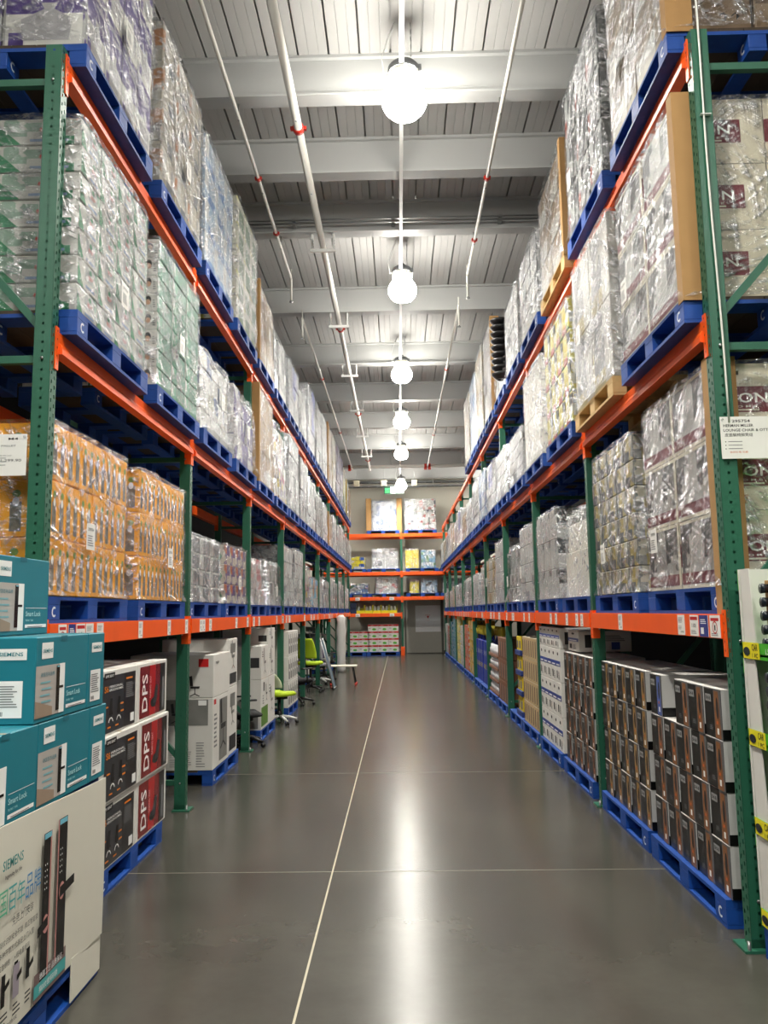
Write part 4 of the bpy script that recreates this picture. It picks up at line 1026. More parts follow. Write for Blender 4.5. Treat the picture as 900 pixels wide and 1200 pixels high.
# dark S6 / DPS office chair cartons
def dps():
    DG = mat('charcoal_carton_print', (44, 46, 50), .3, var=.15, scale=3); DG2 = mat('black_carton_print', (24, 24, 26), .3); OR = mat('orange_ink', (226, 128, 34), .5); REDG = mat('deep_red_gloss', (120, 12, 16), .25, var=.25, scale=4)
    RD2 = mat('bright_red_gloss', (176, 20, 22), .25, var=.2, scale=4)
    def s6(m, FF, x, y, z, d):
        F = FF['px']; w, h = y, z
        m.rect(F, w * .07, h * .03, w * .86, h * .88, DG); m.rect(F, w * .62, h * .03, w * .31, h * .88, DG2, .002)
        m.rect(F, w * .1, h * .86, w * .26, h * .1, BLACK, .0026); m.text(F, w * .13, h * .89, w * .2, h * .04, 'DPS SEAT', WHITEP, .003)
        m.text(F, w * .11, h * .66, w * .1, h * .1, 'S6', OR); m.text(F, w * .23, h * .72, w * .34, h * .035, 'PERSONAL', WHITEP); m.text(F, w * .23, h * .67, w * .36, h * .035, 'ERGONOMIC', WHITEP)
        for cx in (.28, .48):
            m.poly(F, [(w * (cx - .05), h * .3), (w * (cx + .05), h * .3), (w * (cx + .03), h * .36), (w * (cx + .035), h * .55), (w * (cx - .02), h * .56)], BLACK, .003); m.rect(F, w * (cx - .01), h * .2, w * .02, h * .12, BLACK, .003)
            m.arc(F, w * cx, h * .16, w * .06, w * .012, pi * .1, pi * .9, WHITEP, .003, 8)
        for a, b in ((.13, .42), (.52, .42), (.53, .3), (.2, .1), (.4, .1)): m.rect(F, w * a, h * b, w * .08, h * .025, OR, .003)
        m.rect(F, w * .66, h * .8, w * .18, h * .03, OR, .003); m.lines(F, w * .66, h * .5, w * .24, h * .26, 8, GREYINK, .003); m.rect(F, w * .8, h * .08, w * .1, h * .14, WHITEP, .003)
        G = FF['my']; m.rect(G, x * .1, z * .08, x * .8, z * .8, OR, .001)
    def red(m, FF, x, y, z, d):
        F = FF['px']; w, h = y, z
        m.rect(F, w * .07, h * .04, w * .86, h * .9, REDG); m.rect(F, w * .38, h * .04, w * .2, h * .9, RD2, .002); m.rect(F, w * .74, h * .04, w * .19, h * .9, DG2, .0022)
        m.text(F, w * .14, h * .14, w * .17, h * .66, 'DPS', WHITEP, .003, True); m.text(F, w * .38, h * .35, w * .05, h * .4, 'GAMING SEAT', mat('pale_pink_ink', (220, 150, 150), .5), .003, True)
        m.ell(F, w * .52, h * .26, w * .1, h * .09, BLACK, .003); m.poly(F, [(w * .5, h * .24), (w * .62, h * .24), (w * .68, h * .56), (w * .58, h * .56)], DG, .0032); m.rect(F, w * .82, h * .1, w * .06, h * .58, GREYINK, .003)
    A = carton(.40, .665, .375, WHITEBOARD, 'chair_carton', s6); B = carton(.40, .655, .375, WHITEBOARD, 'chair_carton', red)
    X = -1.72
    for r_ in range(3):
        z = .142 + r_ * .379
        for c in range(2):
            xx = X - .2 - c * .41
            jj = (.0, .012, -.008)[r_]
            o = inst(A, (xx + jj, 4.955, z)); tag(o, 'charcoal chair carton with orange S6, %s layer, %s' % (('bottom', 'middle', 'top')[r_], ('aisle side', 'inner side')[c]), 'carton', 'charcoal chair cartons')
            o = inst(B, (xx + jj, 5.62, z)); tag(o, 'red gloss chair carton lettered DPS, %s layer, %s' % (('bottom', 'middle', 'top')[r_], ('aisle side', 'inner side')[c]), 'carton', 'red chair cartons')
    put_pallet((X - .5, 5.28, 0), 'blue wooden floor pallet under the charcoal and red chair cartons', True)
dps()

# white office chair cartons of the second and third bay, teal side
def chairpic(m, F, cx, cy, s, c=None):
    c = c or INK
    m.poly(F, [(cx - s * .3, cy), (cx + s * .3, cy), (cx + s * .34, cy + s * .14), (cx - s * .3, cy + s * .14)], c, .003)
    m.poly(F, [(cx - s * .32, cy + s * .16), (cx - s * .12, cy + s * .16), (cx - s * .2, cy + s * .85), (cx - s * .4, cy + s * .8)], c, .003)
    m.rect(F, cx - s * .03, cy - s * .4, s * .06, s * .4, c, .003)
    m.poly(F, [(cx - s * .35, cy - s * .5), (cx - s * .3, cy - s * .54), (cx + s * .02, cy - s * .38), (cx, cy - s * .32)], c, .003); m.poly(F, [(cx + s * .35, cy - s * .5), (cx, cy - s * .32), (cx - s * .02, cy - s * .38), (cx + s * .3, cy - s * .54)], c, .003)
def white_cartons():
    GP = mat('grey_room_photo', (120, 120, 116), .5, var=.35, scale=5); RS = mat('red_sticker', (196, 30, 30), .5); GR = mat('grass_green_print', (86, 130, 40), .5, var=.2, scale=12)
    def big(m, FF, x, y, z, d):
        F = FF['px']; w, h = y, z
        m.rect(F, w * .05, h * .9, w * .12, h * .07, RS); m.lines(F, w * .06, h * .3, w * .2, h * .5, 8, GREYINK); m.rect(F, w * .38, h * .06, w * .5, h * .88, GP); chairpic(m, F, w * .62, h * .5, w * .5)
        F = FF['my']; w, h = x, z
        m.rect(F, w * .02, h * .62, w * .92, h * .36, GP); chairpic(m, F, w * .55, h * .76, h * .2); m.rect(F, w * .82, h * .9, w * .1, h * .07, WHITEP, .003)
        chairpic(m, F, w * .6, h * .46, h * .2); m.rect(F, w * .04, h * .04, w * .13, h * .12, RS)
        for i in range(3): m.lines(F, w * (.48 + i * .16), h * .05, w * .11, h * (.22 + .07 * i), 10, GREYINK, .002, .3, i)
    def up(m, FF, x, y, z, d):
        F = FF['my']; w, h = x, z
        m.text(F, w * .56, h * .42, w * .1, h * .42, 'mejor', INK, .002, True); m.rect(F, w * .82, h * .72, w * .12, h * .19, RS); chairpic(m, F, w * .78, h * .22, h * .35)
        for zz in (.3, .62): m.bar((0, 0, 0), (0, 0, .0001), 0, 0, INK) if False else m.poly(F, [(w * .2, h * zz), (w * .34, h * (zz + .1)), (w * .34, h * (zz + .13)), (w * .2, h * (zz + .03))], INK)
        F = FF['px']; w, h = y, z; m.text(F, w * .12, h * .75, w * .2, h * .1, 'mejor', INK, .002)
    def slim(m, FF, x, y, z, d):
        F = FF['px']; w, h = y, z
        m.rect(F, w * .2, h * .7, w * .55, h * .2, GP); m.rect(F, w * .12, h * .06, w * .76, h * .22, INK); chairpic(m, F, w * .5, h * .6, w * .5, GP)
    def plain(m, FF, x, y, z, d):
        F = FF['px']; w, h = y, z
        m.lines(F, w * .12, h * .66, w * .15, h * .2, 3, INK); chairpic(m, F, w * .5, h * .45, w * .45, mat('soft_grey_chair_print', (130, 122, 118), .6))
        F = FF['my']; m.rect(F, x * .78, z * .35, x * .18, z * .3, INK)
    def green(m, FF, x, y, z, d):
        F = FF['px']; w, h = y, z
        m.rect(F, w * .04, h * .06, w * .9, h * .38, GR); m.rect(F, w * .3, h * .75, w * .16, h * .18, INK); m.lines(F, w * .2, h * .5, w * .2, h * .2, 4, GREYINK); chairpic(m, F, w * .75, h * .66, w * .3)
        F = FF['my']; m.rect(F, x * .5, z * .03, x * .44, z * .3, GP)
    X = -1.78
    o = carton(.78, .70, .665, WHITEBOARD, 'chair_carton', big); o.location = (X - .39, 8.02, .142); tag(o, 'big white carton with office chair photos and red sticker, lower one in second bay', 'carton')
    o = carton(.80, .72, .40, WHITEBOARD, 'chair_carton', up); o.location = (X - .40, 8.03, .81); tag(o, 'white carton with red square sticker on top of the big chair carton', 'carton')
    o = carton(.70, .44, .69, WHITEBOARD, 'chair_carton', slim); o.location = (X - .36, 8.61, .142); tag(o, 'narrow white carton with dark base print beside the big chair carton', 'carton')
    o = carton(.70, .44, .50, WHITEBOARD, 'chair_carton', slim); o.location = (X - .36, 8.61, .835); tag(o, 'tall white carton standing above the narrow one in second bay', 'carton')
    put_pallet((X - .5, 8.28, 0), 'blue wooden floor pallet under the big chair photo carton', True)
    # third bay
    X = -1.76
    for (y, z, w, h, dc, lb) in ((10.46, .142, .54, .62, green, 'white carton with grass green print, lower near one, third bay'), (11.02, .142, .54, .62, plain, 'white carton with grey chair picture, lower far one, third bay'),
                                 (10.46, .765, .54, .42, plain, 'white carton with black square, upper near one, third bay'), (11.02, .765, .54, .36, plain, 'plain white carton, upper far one, third bay'), (11.02, 1.128, .54, .27, plain, 'small plain white carton topping the third bay stack')):
        o = carton(.62, w, h, WHITEBOARD, 'chair_carton', dc); o.location = (X - .31, y, z); tag(o, lb, 'carton')
    put_pallet((X - .5, 10.75, 0), 'blue wooden floor pallet under the white cartons of the third bay', True)
    # fourth bay: slim white/black printed cartons
    def slim2(m, FF, x, y, z, d):
        F = FF['px']; w, h = y, z
        m.rect(F, w * .12, h * .12, w * .16, h * .76, INK); m.rect(F, w * .4, h * .5, w * .4, h * .2, GP); m.rect(F, w * .45, h * .1, w * .3, h * .3, INK)
    A = carton(.8, .23, .385, WHITEBOARD, 'slim_carton', slim2)
    for r_ in range(3):
        for i in range(5):
            o = inst(A, (-1.74 - .4, 12.62 + i * .235, .142 + r_ * .39)); tag(o, 'slim white and black carton, %s layer, %s from the near end, fourth bay' % (('bottom', 'middle', 'top')[r_], ORD[i]), 'carton', 'slim cartons of the fourth bay')
    put_pallet((-1.74 - .5, 13.1, 0), 'blue wooden floor pallet under the slim white and black cartons', True)
    # fifth bay onwards: mixed tall cartons
    TAN = mat('tan_carton', (190, 156, 110), .7)
    rows = [(14.35, .34, .62, TAN, 'tan'), (14.72, .34, .80, BLACKPL, 'black'), (15.55, .3, .92, WHITEBOARD, 'tall white'), (15.9, .3, 1.02, WHITEBOARD, 'taller white'), (16.24, .3, .75, INK, 'dark grey'), (17.0, .3, .85, mat('grey_carton', (120, 120, 118), .6), 'mid grey'),
            (18.4, .5, .9, WHITEBOARD, 'white striped'), (18.94, .48, .8, WHITEBOARD, 'wide white'), (21.02, .5, .8, CREAMBOARD, 'cream'), (21.6, .5, .9, WHITEBOARD, 'broad white'), (23.95, .6, .8, WHITEBOARD, 'low white')]
    for i, (y, w, h, b, nm) in enumerate(rows):
        o = carton(.6, w, h, b, 'upright_carton', lambda m, FF, x, yy, z, d: (m.rect(FF['px'], yy * .2, z * .3, yy * .2, z * .5, GREYINK), m.lines(FF['px'], yy * .5, z * .3, yy * .35, z * .3, 5, GREYINK)))
        o.location = (-2.14 - .3, y, .142); tag(o, '%s upright carton standing on the %s floor pallet from the near end, %s' % (nm, ORD[4 + sum(1 for q in (15.4, 16.9, 18, 20, 23) if y > q)], RACK['left']), 'carton')
    for i, y in enumerate((14.38, 15.8, 17.15, 18.6, 21.4, 24.1)): put_pallet((-2.12 - .5 if y < 19 else -1.78 - .5, y, 0), 'blue wooden floor pallet, %s from the near end, %s' % (ORD[4 + i], RACK['left']), False)
white_cartons()

# ---------------- right side floor stacks
def right_floor():
    X = XR + .02
    DK = mat('gloss_black_carton', (9, 9, 10), .3, var=.3); SIL = mat('silver_grey_print', (92, 92, 94), .35, var=.25); BRZ = mat('bronze_photo_print', (132, 84, 46), .4, var=.6, scale=28); ORG = mat('ember_orange_print', (190, 92, 36), .4, var=.5, scale=40)
    GOLD = mat('gold_photo_print', (150, 112, 54), .4, var=.6, scale=28); ENDW = mat('end_silver_white', (186, 186, 184), .35, var=.08); BLUEP = mat('blue_picture_print', (70, 96, 170), .4, var=.3, scale=14)
    def shaver(ph):
        def f(m, FF, x, y, z, d):
            F = FF['mx']; w, h = y, z      # u runs towards the camera
            m.rect(F, w * .58, 0, w * .42, h, SIL); m.poly(F, [(w * .6, h * .02), (w * .92, h * .02), (w * .86, h * .96), (w * .62, h * .96)], ph, .002)
            m.ell(F, w * .78, h * .62, w * .06, h * .22, INK, .003); m.rect(F, w * .72, h * .1, w * .1, h * .12, WHITEP, .003); m.rect(F, w * .7, h * .3, w * .1, h * .06, ORG, .003)
            m.rect(F, w * .1, h * .72, w * .34, h * .15, mat('silver_tag_print', (150, 150, 150), .4), .002); m.text(F, w * .14, h * .76, w * .26, h * .07, 'SH-B', BLACK, .003)
            m.lines(F, w * .28, h * .16, w * .2, h * .1, 3, GREYINK, .002)
            F = FF['my']; w, h = x, z
            m.rect(F, 0, h * .22, w, h * .78, ENDW, .001); m.rect(F, w * .62, h * .36, w * .38, h * .44, BLACK, .002); m.lines(F, w * .22, h * .06, w * .2, h * .1, 2, WHITEP, .002)
            m.rect(FF['pz'], 0, 0, x, y, WHITEBOARD, z + .0012)
        return f
    W = .235; Hh = .258
    BX = {k: carton(.46, W - .003, Hh - .003, DK, 'shaver_carton', shaver(c), -1) for k, c in (('bronze', BRZ), ('gold', GOLD), ('blue', BLUEP))}
    def stack(y0, n, rows, kind, pal, skip=(), special={}):
        for r_ in range(rows):
            for i in range(n):
                if (r_, i) in skip: continue
                kd = special.get((r_, i), kind)
                for c in (0,):
                    o = inst(BX[kd], (X + .23 + .46 * c + (.004 if (r_ + i) % 2 else 0), y0 + W * (i + .5), .142 + r_ * Hh))
                    tag(o, 'black carton with %s picture, %s layer up, %s from the near end, %s floor pallet' % (kd, ORD[r_], ORD[i], pal), 'carton', 'black picture cartons on the %s floor pallet' % pal)
    stack(4.21, 5, 4, 'bronze', 'nearest', {(3, 3)}, {(3, 4): 'blue'})
    stack(5.48, 5, 4, 'gold', 'second')
    stack(6.98, 5, 4, 'bronze', 'third')
    # white and blue cartons
    NB_ = mat('navy_carton_print', (40, 66, 150), .4)
    def wb(m, FF, x, y, z, d):
        F = FF['mx']; w, h = y, z
        m.rect(F, 0, h * .47, w, h * .16, NB_); m.rect(F, w * .15, h * .5, w * .7, h * .04, WHITEP, .003); m.ell(F, w * .5, h * .84, w * .14, h * .05, INK); m.rect(F, w * .15, h * .12, w * .22, h * .22, INK); m.lines(F, w * .5, h * .1, w * .3, h * .24, 5, GREYINK)
        F = FF['my']; w, h = x, z
        m.rect(F, w * .12, h * .2, w * .12, h * .6, INK); m.rect(F, w * .3, h * .06, w * .14, h * .88, NB_); m.text(F, w * .33, h * .2, w * .08, h * .6, 'AC-MV', WHITEP, .003, True)
        m.rect(F, w * .62, h * .1, w * .16, h * .35, NB_); m.lines(F, w * .5, h * .5, w * .4, h * .3, 4, GREYINK)
    A = carton(.46, .232, .347, WHITEBOARD, 'toaster_carton', wb, -1); B = carton(.46, .232, .21, WHITEBOARD, 'toaster_carton', wb, -1)
    for r_ in range(4):
        for i in range(5):
            o = inst(A if r_ < 3 else B, (X + .23, 8.33 + .235 * (i + .5), .142 + r_ * .35)); tag(o, 'white carton with a blue band, %s layer up, %s from the near end, %s' % (ORD[r_], ORD[i], RACK['right']), 'carton', 'white cartons with a blue band')
    o = carton(.5, .46, .2, WHITEBOARD, 'toaster_carton', wb, -1); o.location = (X + .3, 7.9, 1.19); tag(o, 'low white and blue carton lying on the third stack of black cartons', 'carton')
    for y, t in ((4.83, 'nearest'), (6.09, 'second'), (7.6, 'third'), (8.93, 'fourth')): put_pallet((X + .47, y, 0), 'blue wooden floor pallet, %s of the %s' % (t, RACK['right']), True)
    # light wood-look crates with slots
    TANB = mat('light_tan_board', (190, 164, 122), .7); SLOT = mat('dark_slot_goods', (92, 66, 40), .6)
    def slot(m, FF, x, y, z, d):
        F = FF['mx']; m.rect(F, y * .22, z * .12, y * .36, z * .74, SLOT); m.rect(F, y * .62, z * .12, y * .06, z * .74, CREAMBOARD); m.rect(FF['pz'], 0, 0, x, y, CREAMBOARD, z + .001)
    A = carton(.46, .16, .272, TANB, 'slotted_carton', slot, -1)
    for r_ in range(4):
        for i in range(7):
            o = inst(A, (X + .23, 9.72 + .163 * (i + .5), .142 + r_ * .276)); tag(o, 'tan slotted carton, %s layer up, %s from the near end' % (ORD[r_], ORD[i]), 'carton', 'tan slotted cartons')
    # blue and yellow tray goods
    YB = mat('yellow_pack', (216, 190, 30), .5, var=.1); NV = mat('navy_tray', (34, 56, 120), .5)
    m = MB(); m.box(-.3, .3, -.25, .25, 0, .07, NV, .004)
    TR = m.build('goods_tray')
    m = MB(); m.box(-.06, .06, -.1, .1, 0, .19, YB, .004); m.rect((Vector((-.06, .1, 0)), Vector((0, -1, 0)), Vector((0, 0, 1))), .04, .03, .1, .1, NV); YP = m.build('yellow_pack')
    m = MB(); m.lathe([(0, 0), (.04, 0), (.04, .12), (.02, .15), (.02, .18), (0, .18)], mat('white_pack_plastic', (206, 208, 210), .4), n=12); WPK = m.build('white_bottle')
    for r_ in range(4):
        o = inst(TR, (X + .3, 11.33, .142 + r_ * .275)); tag(o, 'navy tray of yellow packs, %s layer up, beyond the tan slotted cartons' % ORD[r_], 'tray', 'navy trays')
        for i in range(2):
            o = inst(YP, (X + .08, 11.2 + i * .21, .212 + r_ * .275)); tag(o, 'yellow pack in the navy tray, %s layer up, %s one' % (ORD[r_], ('near', 'far')[i]), 'pack', 'yellow packs in navy trays')
        for i in range(2):
            o = inst(WPK, (X + .2 + .0 * i, 11.16 + i * .3, .212 + r_ * .275)); tag(o, 'white bottle behind the yellow packs, %s tray up, %s one' % (ORD[r_], ('near', 'far')[i]), 'bottle', 'white bottles in navy trays')
    put_pallet((X + .47, 10.25, 0), 'blue wooden floor pallet under the tan slotted cartons', True)
    put_pallet((X + .47, 11.5, 0), 'blue wooden floor pallet under the navy trays', False)
    # brown cases with white cups
    BRC = mat('rust_brown_case', (126, 84, 62), .6); 
    def brc(m, FF, x, y, z, d):
        F = FF['mx']; m.rect(F, y * .1, z * .1, y * .35, z * .7, mat('dark_bottle_print', (54, 38, 34), .4)); m.rect(F, y * .55, z * .1, y * .3, z * .7, mat('rose_case_print', (170, 130, 112), .5))
    A = carton(.5, .28, .33, BRC, 'brown_case', brc, -1)
    m = MB(); m.lathe([(0, 0), (.034, 0), (.036, .10), (.02, .13), (.016, .18), (0, .18)], mat('white_bottle_plastic', (220, 222, 226), .35), n=12); WB = m.build('white_bottle')
    m = MB(); m.box(-.25, .25, -.31, .31, 0, .03, BRC, .002); m.box(-.25, -.245, -.31, .31, .03, .06, mat('rose_case_print', (170, 130, 112), .5)); SH = m.build('bottle_tray')
    for r_ in range(3):
        for i in range(4):
            o = inst(A, (X + .25, 12.43 + .283 * (i + .5), .142 + r_ * .34)); tag(o, 'rust brown case, %s layer up, %s from the near end, beyond the navy trays' % (ORD[r_], ORD[i]), 'carton', 'rust brown cases')
    for r_ in range(4):
        for c, yy in enumerate((14.04, 14.66)):
            o = inst(SH, (X + .25, yy, .142 + r_ * .212)); tag(o, 'brown tray of white bottles, %s layer up, %s one' % (ORD[r_], ('near', 'far')[c]), 'tray', 'brown bottle trays')
            for i in range(5):
                o = inst(WB, (X + .05, yy - .22 + i * .11, .172 + r_ * .212)); tag(o, 'white bottle in the %s brown trays, %s tray up, %s from the near end' % (('near', 'far')[c], ORD[r_], ORD[i]), 'bottle', 'white bottles in brown trays')
    for y, t in ((13.0, 'under the rust brown cases'), (14.35, 'under the brown trays of white bottles')): put_pallet((X + .47, y, 0), 'blue wooden floor pallet ' + t, False)
    # tall blue tubes with yellow heads (mops)
    BT = mat('royal_blue_sleeve', (32, 52, 140), .45, var=.1); YH = mat('yellow_mop_head', (222, 204, 60), .6, bump=.5)
    root = empty('tall_package', (0, 0, 0)); m = MB(); m.box(-.06, .06, -.065, .065, 0, .84, BT, .01)
    F = (Vector((-.06, .065, 0)), Vector((0, -1, 0)), Vector((0, 0, 1))); m.text(F, .03, .55, .07, .1, '净', WHITEP); m.lines(F, .02, .3, .09, .1, 3, YH); m.build('sleeve', root)
    m = MB(); m.tube([(0, 0, .84), (0, 0, 1.0)], .012, BT, 8); m.build('handle', root)
    m = MB(); m.lathe([(.01, .94), (.05, .97), (.055, 1.05), (.03, 1.12), (0, 1.13)], YH, n=10); m.build('mop_head', root); reg(root)
    for i in range(16):
        for c in range(2):
            if i == 0 and c == 0: o = root
            else: o = copy_tree(root)
            o.location = (X + .1 + c * .2, 15.26 + i * .15 + (.12 if i > 7 else 0), .142); o.rotation_euler = (R.uniform(-.02, .02), R.uniform(-.02, .02), 0)
            tag(o, 'tall royal blue sleeve with a yellow head, %s row, %s from the near end' % (('aisle', 'inner')[c], ORD[i]), 'cleaning tool', 'royal blue sleeves with yellow heads')
    put_pallet((X + .47, 15.79, 0), 'blue wooden floor pallet under the near half of the tall royal blue sleeves', False)
    put_pallet((X + .47, 17.1, 0), 'blue wooden floor pallet under the far half of the tall royal blue sleeves', False)
    # remaining bays: coloured case stacks
    specs = [(18.58, (228, 176, 36), 'golden yellow', 1.22, 5), (19.92, (216, 92, 46), 'orange red', 1.1, 4), (21.36, (214, 212, 204), 'white and brown', 1.05, 4), (22.7, (232, 218, 116), 'pale yellow', 1.3, 5),
             (24.14, (30, 134, 164), 'teal blue', 1.25, 4), (25.48, (24, 110, 140), 'deep teal', 1.1, 3), (26.9, (170, 50, 40), 'dark red', .95, 3), (28.2, (196, 198, 196), 'pale grey', 1.0, 3)]
    for j, (y, c, nm, h, rows) in enumerate(specs):
        b = printed('case_print_%d' % j, c, [c, (206, 204, 200), tuple(int(x * .6) for x in c), c], .1, .08, .55)
        A = carton(.5, .36, h / rows - .004, b, 'goods_case', None, -1)
        for r_ in range(rows):
            for i in range(3):
                if j % 3 == 2 and r_ == rows - 1 and i == 0: continue
                o = inst(A, (X + .25 + R.uniform(-.01, .01), y - .37 + i * .37, .142 + r_ * h / rows)); tag(o, '%s goods case, %s layer up, %s one, on the %s' % (nm, ORD[r_], ('near', 'middle', 'far')[i], RACK['right']), 'carton', '%s goods cases' % nm)
        put_pallet((X + .47, y, 0), 'blue wooden floor pallet under the %s goods cases' % nm, False)
right_floor()

# ---------------- green display tower at the near end of the right rack
def display():
    GRN = mat('display_green', (64, 168, 36), .45); YEL = mat('display_yellow', (228, 216, 30), .45); LENS = mat('dark_lens_plastic', (22, 30, 38), .2)
    X = 1.632; y0, y1 = 2.75, 3.88
    put_pallet((X + .52, 3.30, 0), 'blue wooden pallet on the floor under the green display tower', True)
    zs = [.20, .60, 1.0, 1.40]; tops = [.60, .985, 1.385, 1.775]
    tray = None
    for i, z in enumerate(zs):
        root = empty('display_tray', (X, y1, z))
        m = MB(); m.box(0, .95, y0 - y1, 0, -.03, -.02, GRN); m.box(0, .004, y0 - y1, 0, -.045, .03, GRN); m.box(0, .95, -.004, 0, -.045, .02, GRN)
        F = (Vector((0, 0, -.045)), Vector((0, -1, 0)), Vector((0, 0, 1)))
        m.text(F, .25, .025, .3, .028, '1,500 MILES OF FRESH', WHITEP)
        m.build('green_lip', root)
        m = MB(); m.rect(F, .015, .002, .17, .075, YEL, .002); m.text(F, .11, .04, .06, .03, 'CAR', BLACK, .003); m.text(F, .11, .008, .06, .02, '1 PC', BLACK, .003)
        m.ell(F, .055, .035, .035, .02, LENS, .004); m.build('yellow_tag', root)
        m = MB()   # white divider panel, leaning inwards at the far end
        t = tops[i] - z
        m.add([(.006, -.02, -.02), (.006, -.14, -.02), (.006, -.11, t), (.006, -.02, t), (.012, -.02, -.02), (.012, -.14, -.02), (.012, -.11, t), (.012, -.02, t)],
              [(0, 1, 2, 3), (7, 6, 5, 4), (0, 4, 5, 1), (1, 5, 6, 2), (2, 6, 7, 3), (3, 7, 4, 0)], WHITEBOARD)
        m.box(.0, .5, -.014, -.006, -.02, t, WHITEBOARD); m.build('white_divider', root)
        m = MB(); m.box(.0, .02, -.006, 0, t - .1, t, GRN); m.build('green_tab', root)
        tag(root, 'green trimmed display tray with a yellow tag, %s tier up' % ORD[i], 'display tray', 'green display trays')
        # packs: kraft/blue backing cards with a column of round vents
        for j in range(3):
            y = y1 - .26 - j * .22
            r2 = empty('product_card', (X + .05, y, z - .0195))
            m = MB(); m.box(.0, .02, -.09, .09, 0, t - .04, KRAFT if j % 2 == 0 else mat('card_blue', (70, 130, 200), .45), .002)
            F2 = (Vector((0, .09, 0)), Vector((0, -1, 0)), Vector((0, 0, 1)))
            m.ell(F2, .09, t - .09, .03, .03, mat('card_orange', (226, 96, 34), .45)); m.poly(F2, [(.06, .05), (.17, .05), (.17, t - .16), (.13, t - .12)], mat('card_blue', (70, 130, 200), .45) if j % 2 == 0 else mat('card_orange', (226, 96, 34), .45), .0012)
            m.build('backing_card', r2)
            for q in range(5):
                m = MB(); zz = .05 + q * .062; m.tube([(-.035, .055, zz), (-.005, .055, zz)], [.024, .02], LENS, 10); m.box(-.005, .0, .04, .07, zz - .02, zz + .02, LENS); m.build('vent_clip', r2)
            tag(r2, 'carded pack of five dark round clips, %s tier up, %s from the post' % (ORD[i], ORD[j]), 'product card', 'carded clips in the green display')
        for q in range(3):
            m = MB(); m.tube([(0, 0, 0), (0, .02, 0)], .03, LENS, 12); m.box(-.015, .015, -.01, .03, -.035, .035, LENS, .003)
            o = m.build('vent_clip'); o.location = (X + .04, y1 + .005, z + .08 + q * .09); tag(o, 'dark round clip poking out beside the green post, %s tier up, %s one' % (ORD[i], ('lower', 'middle', 'upper')[q]), 'clip', 'dark clips beside the green post')
display()

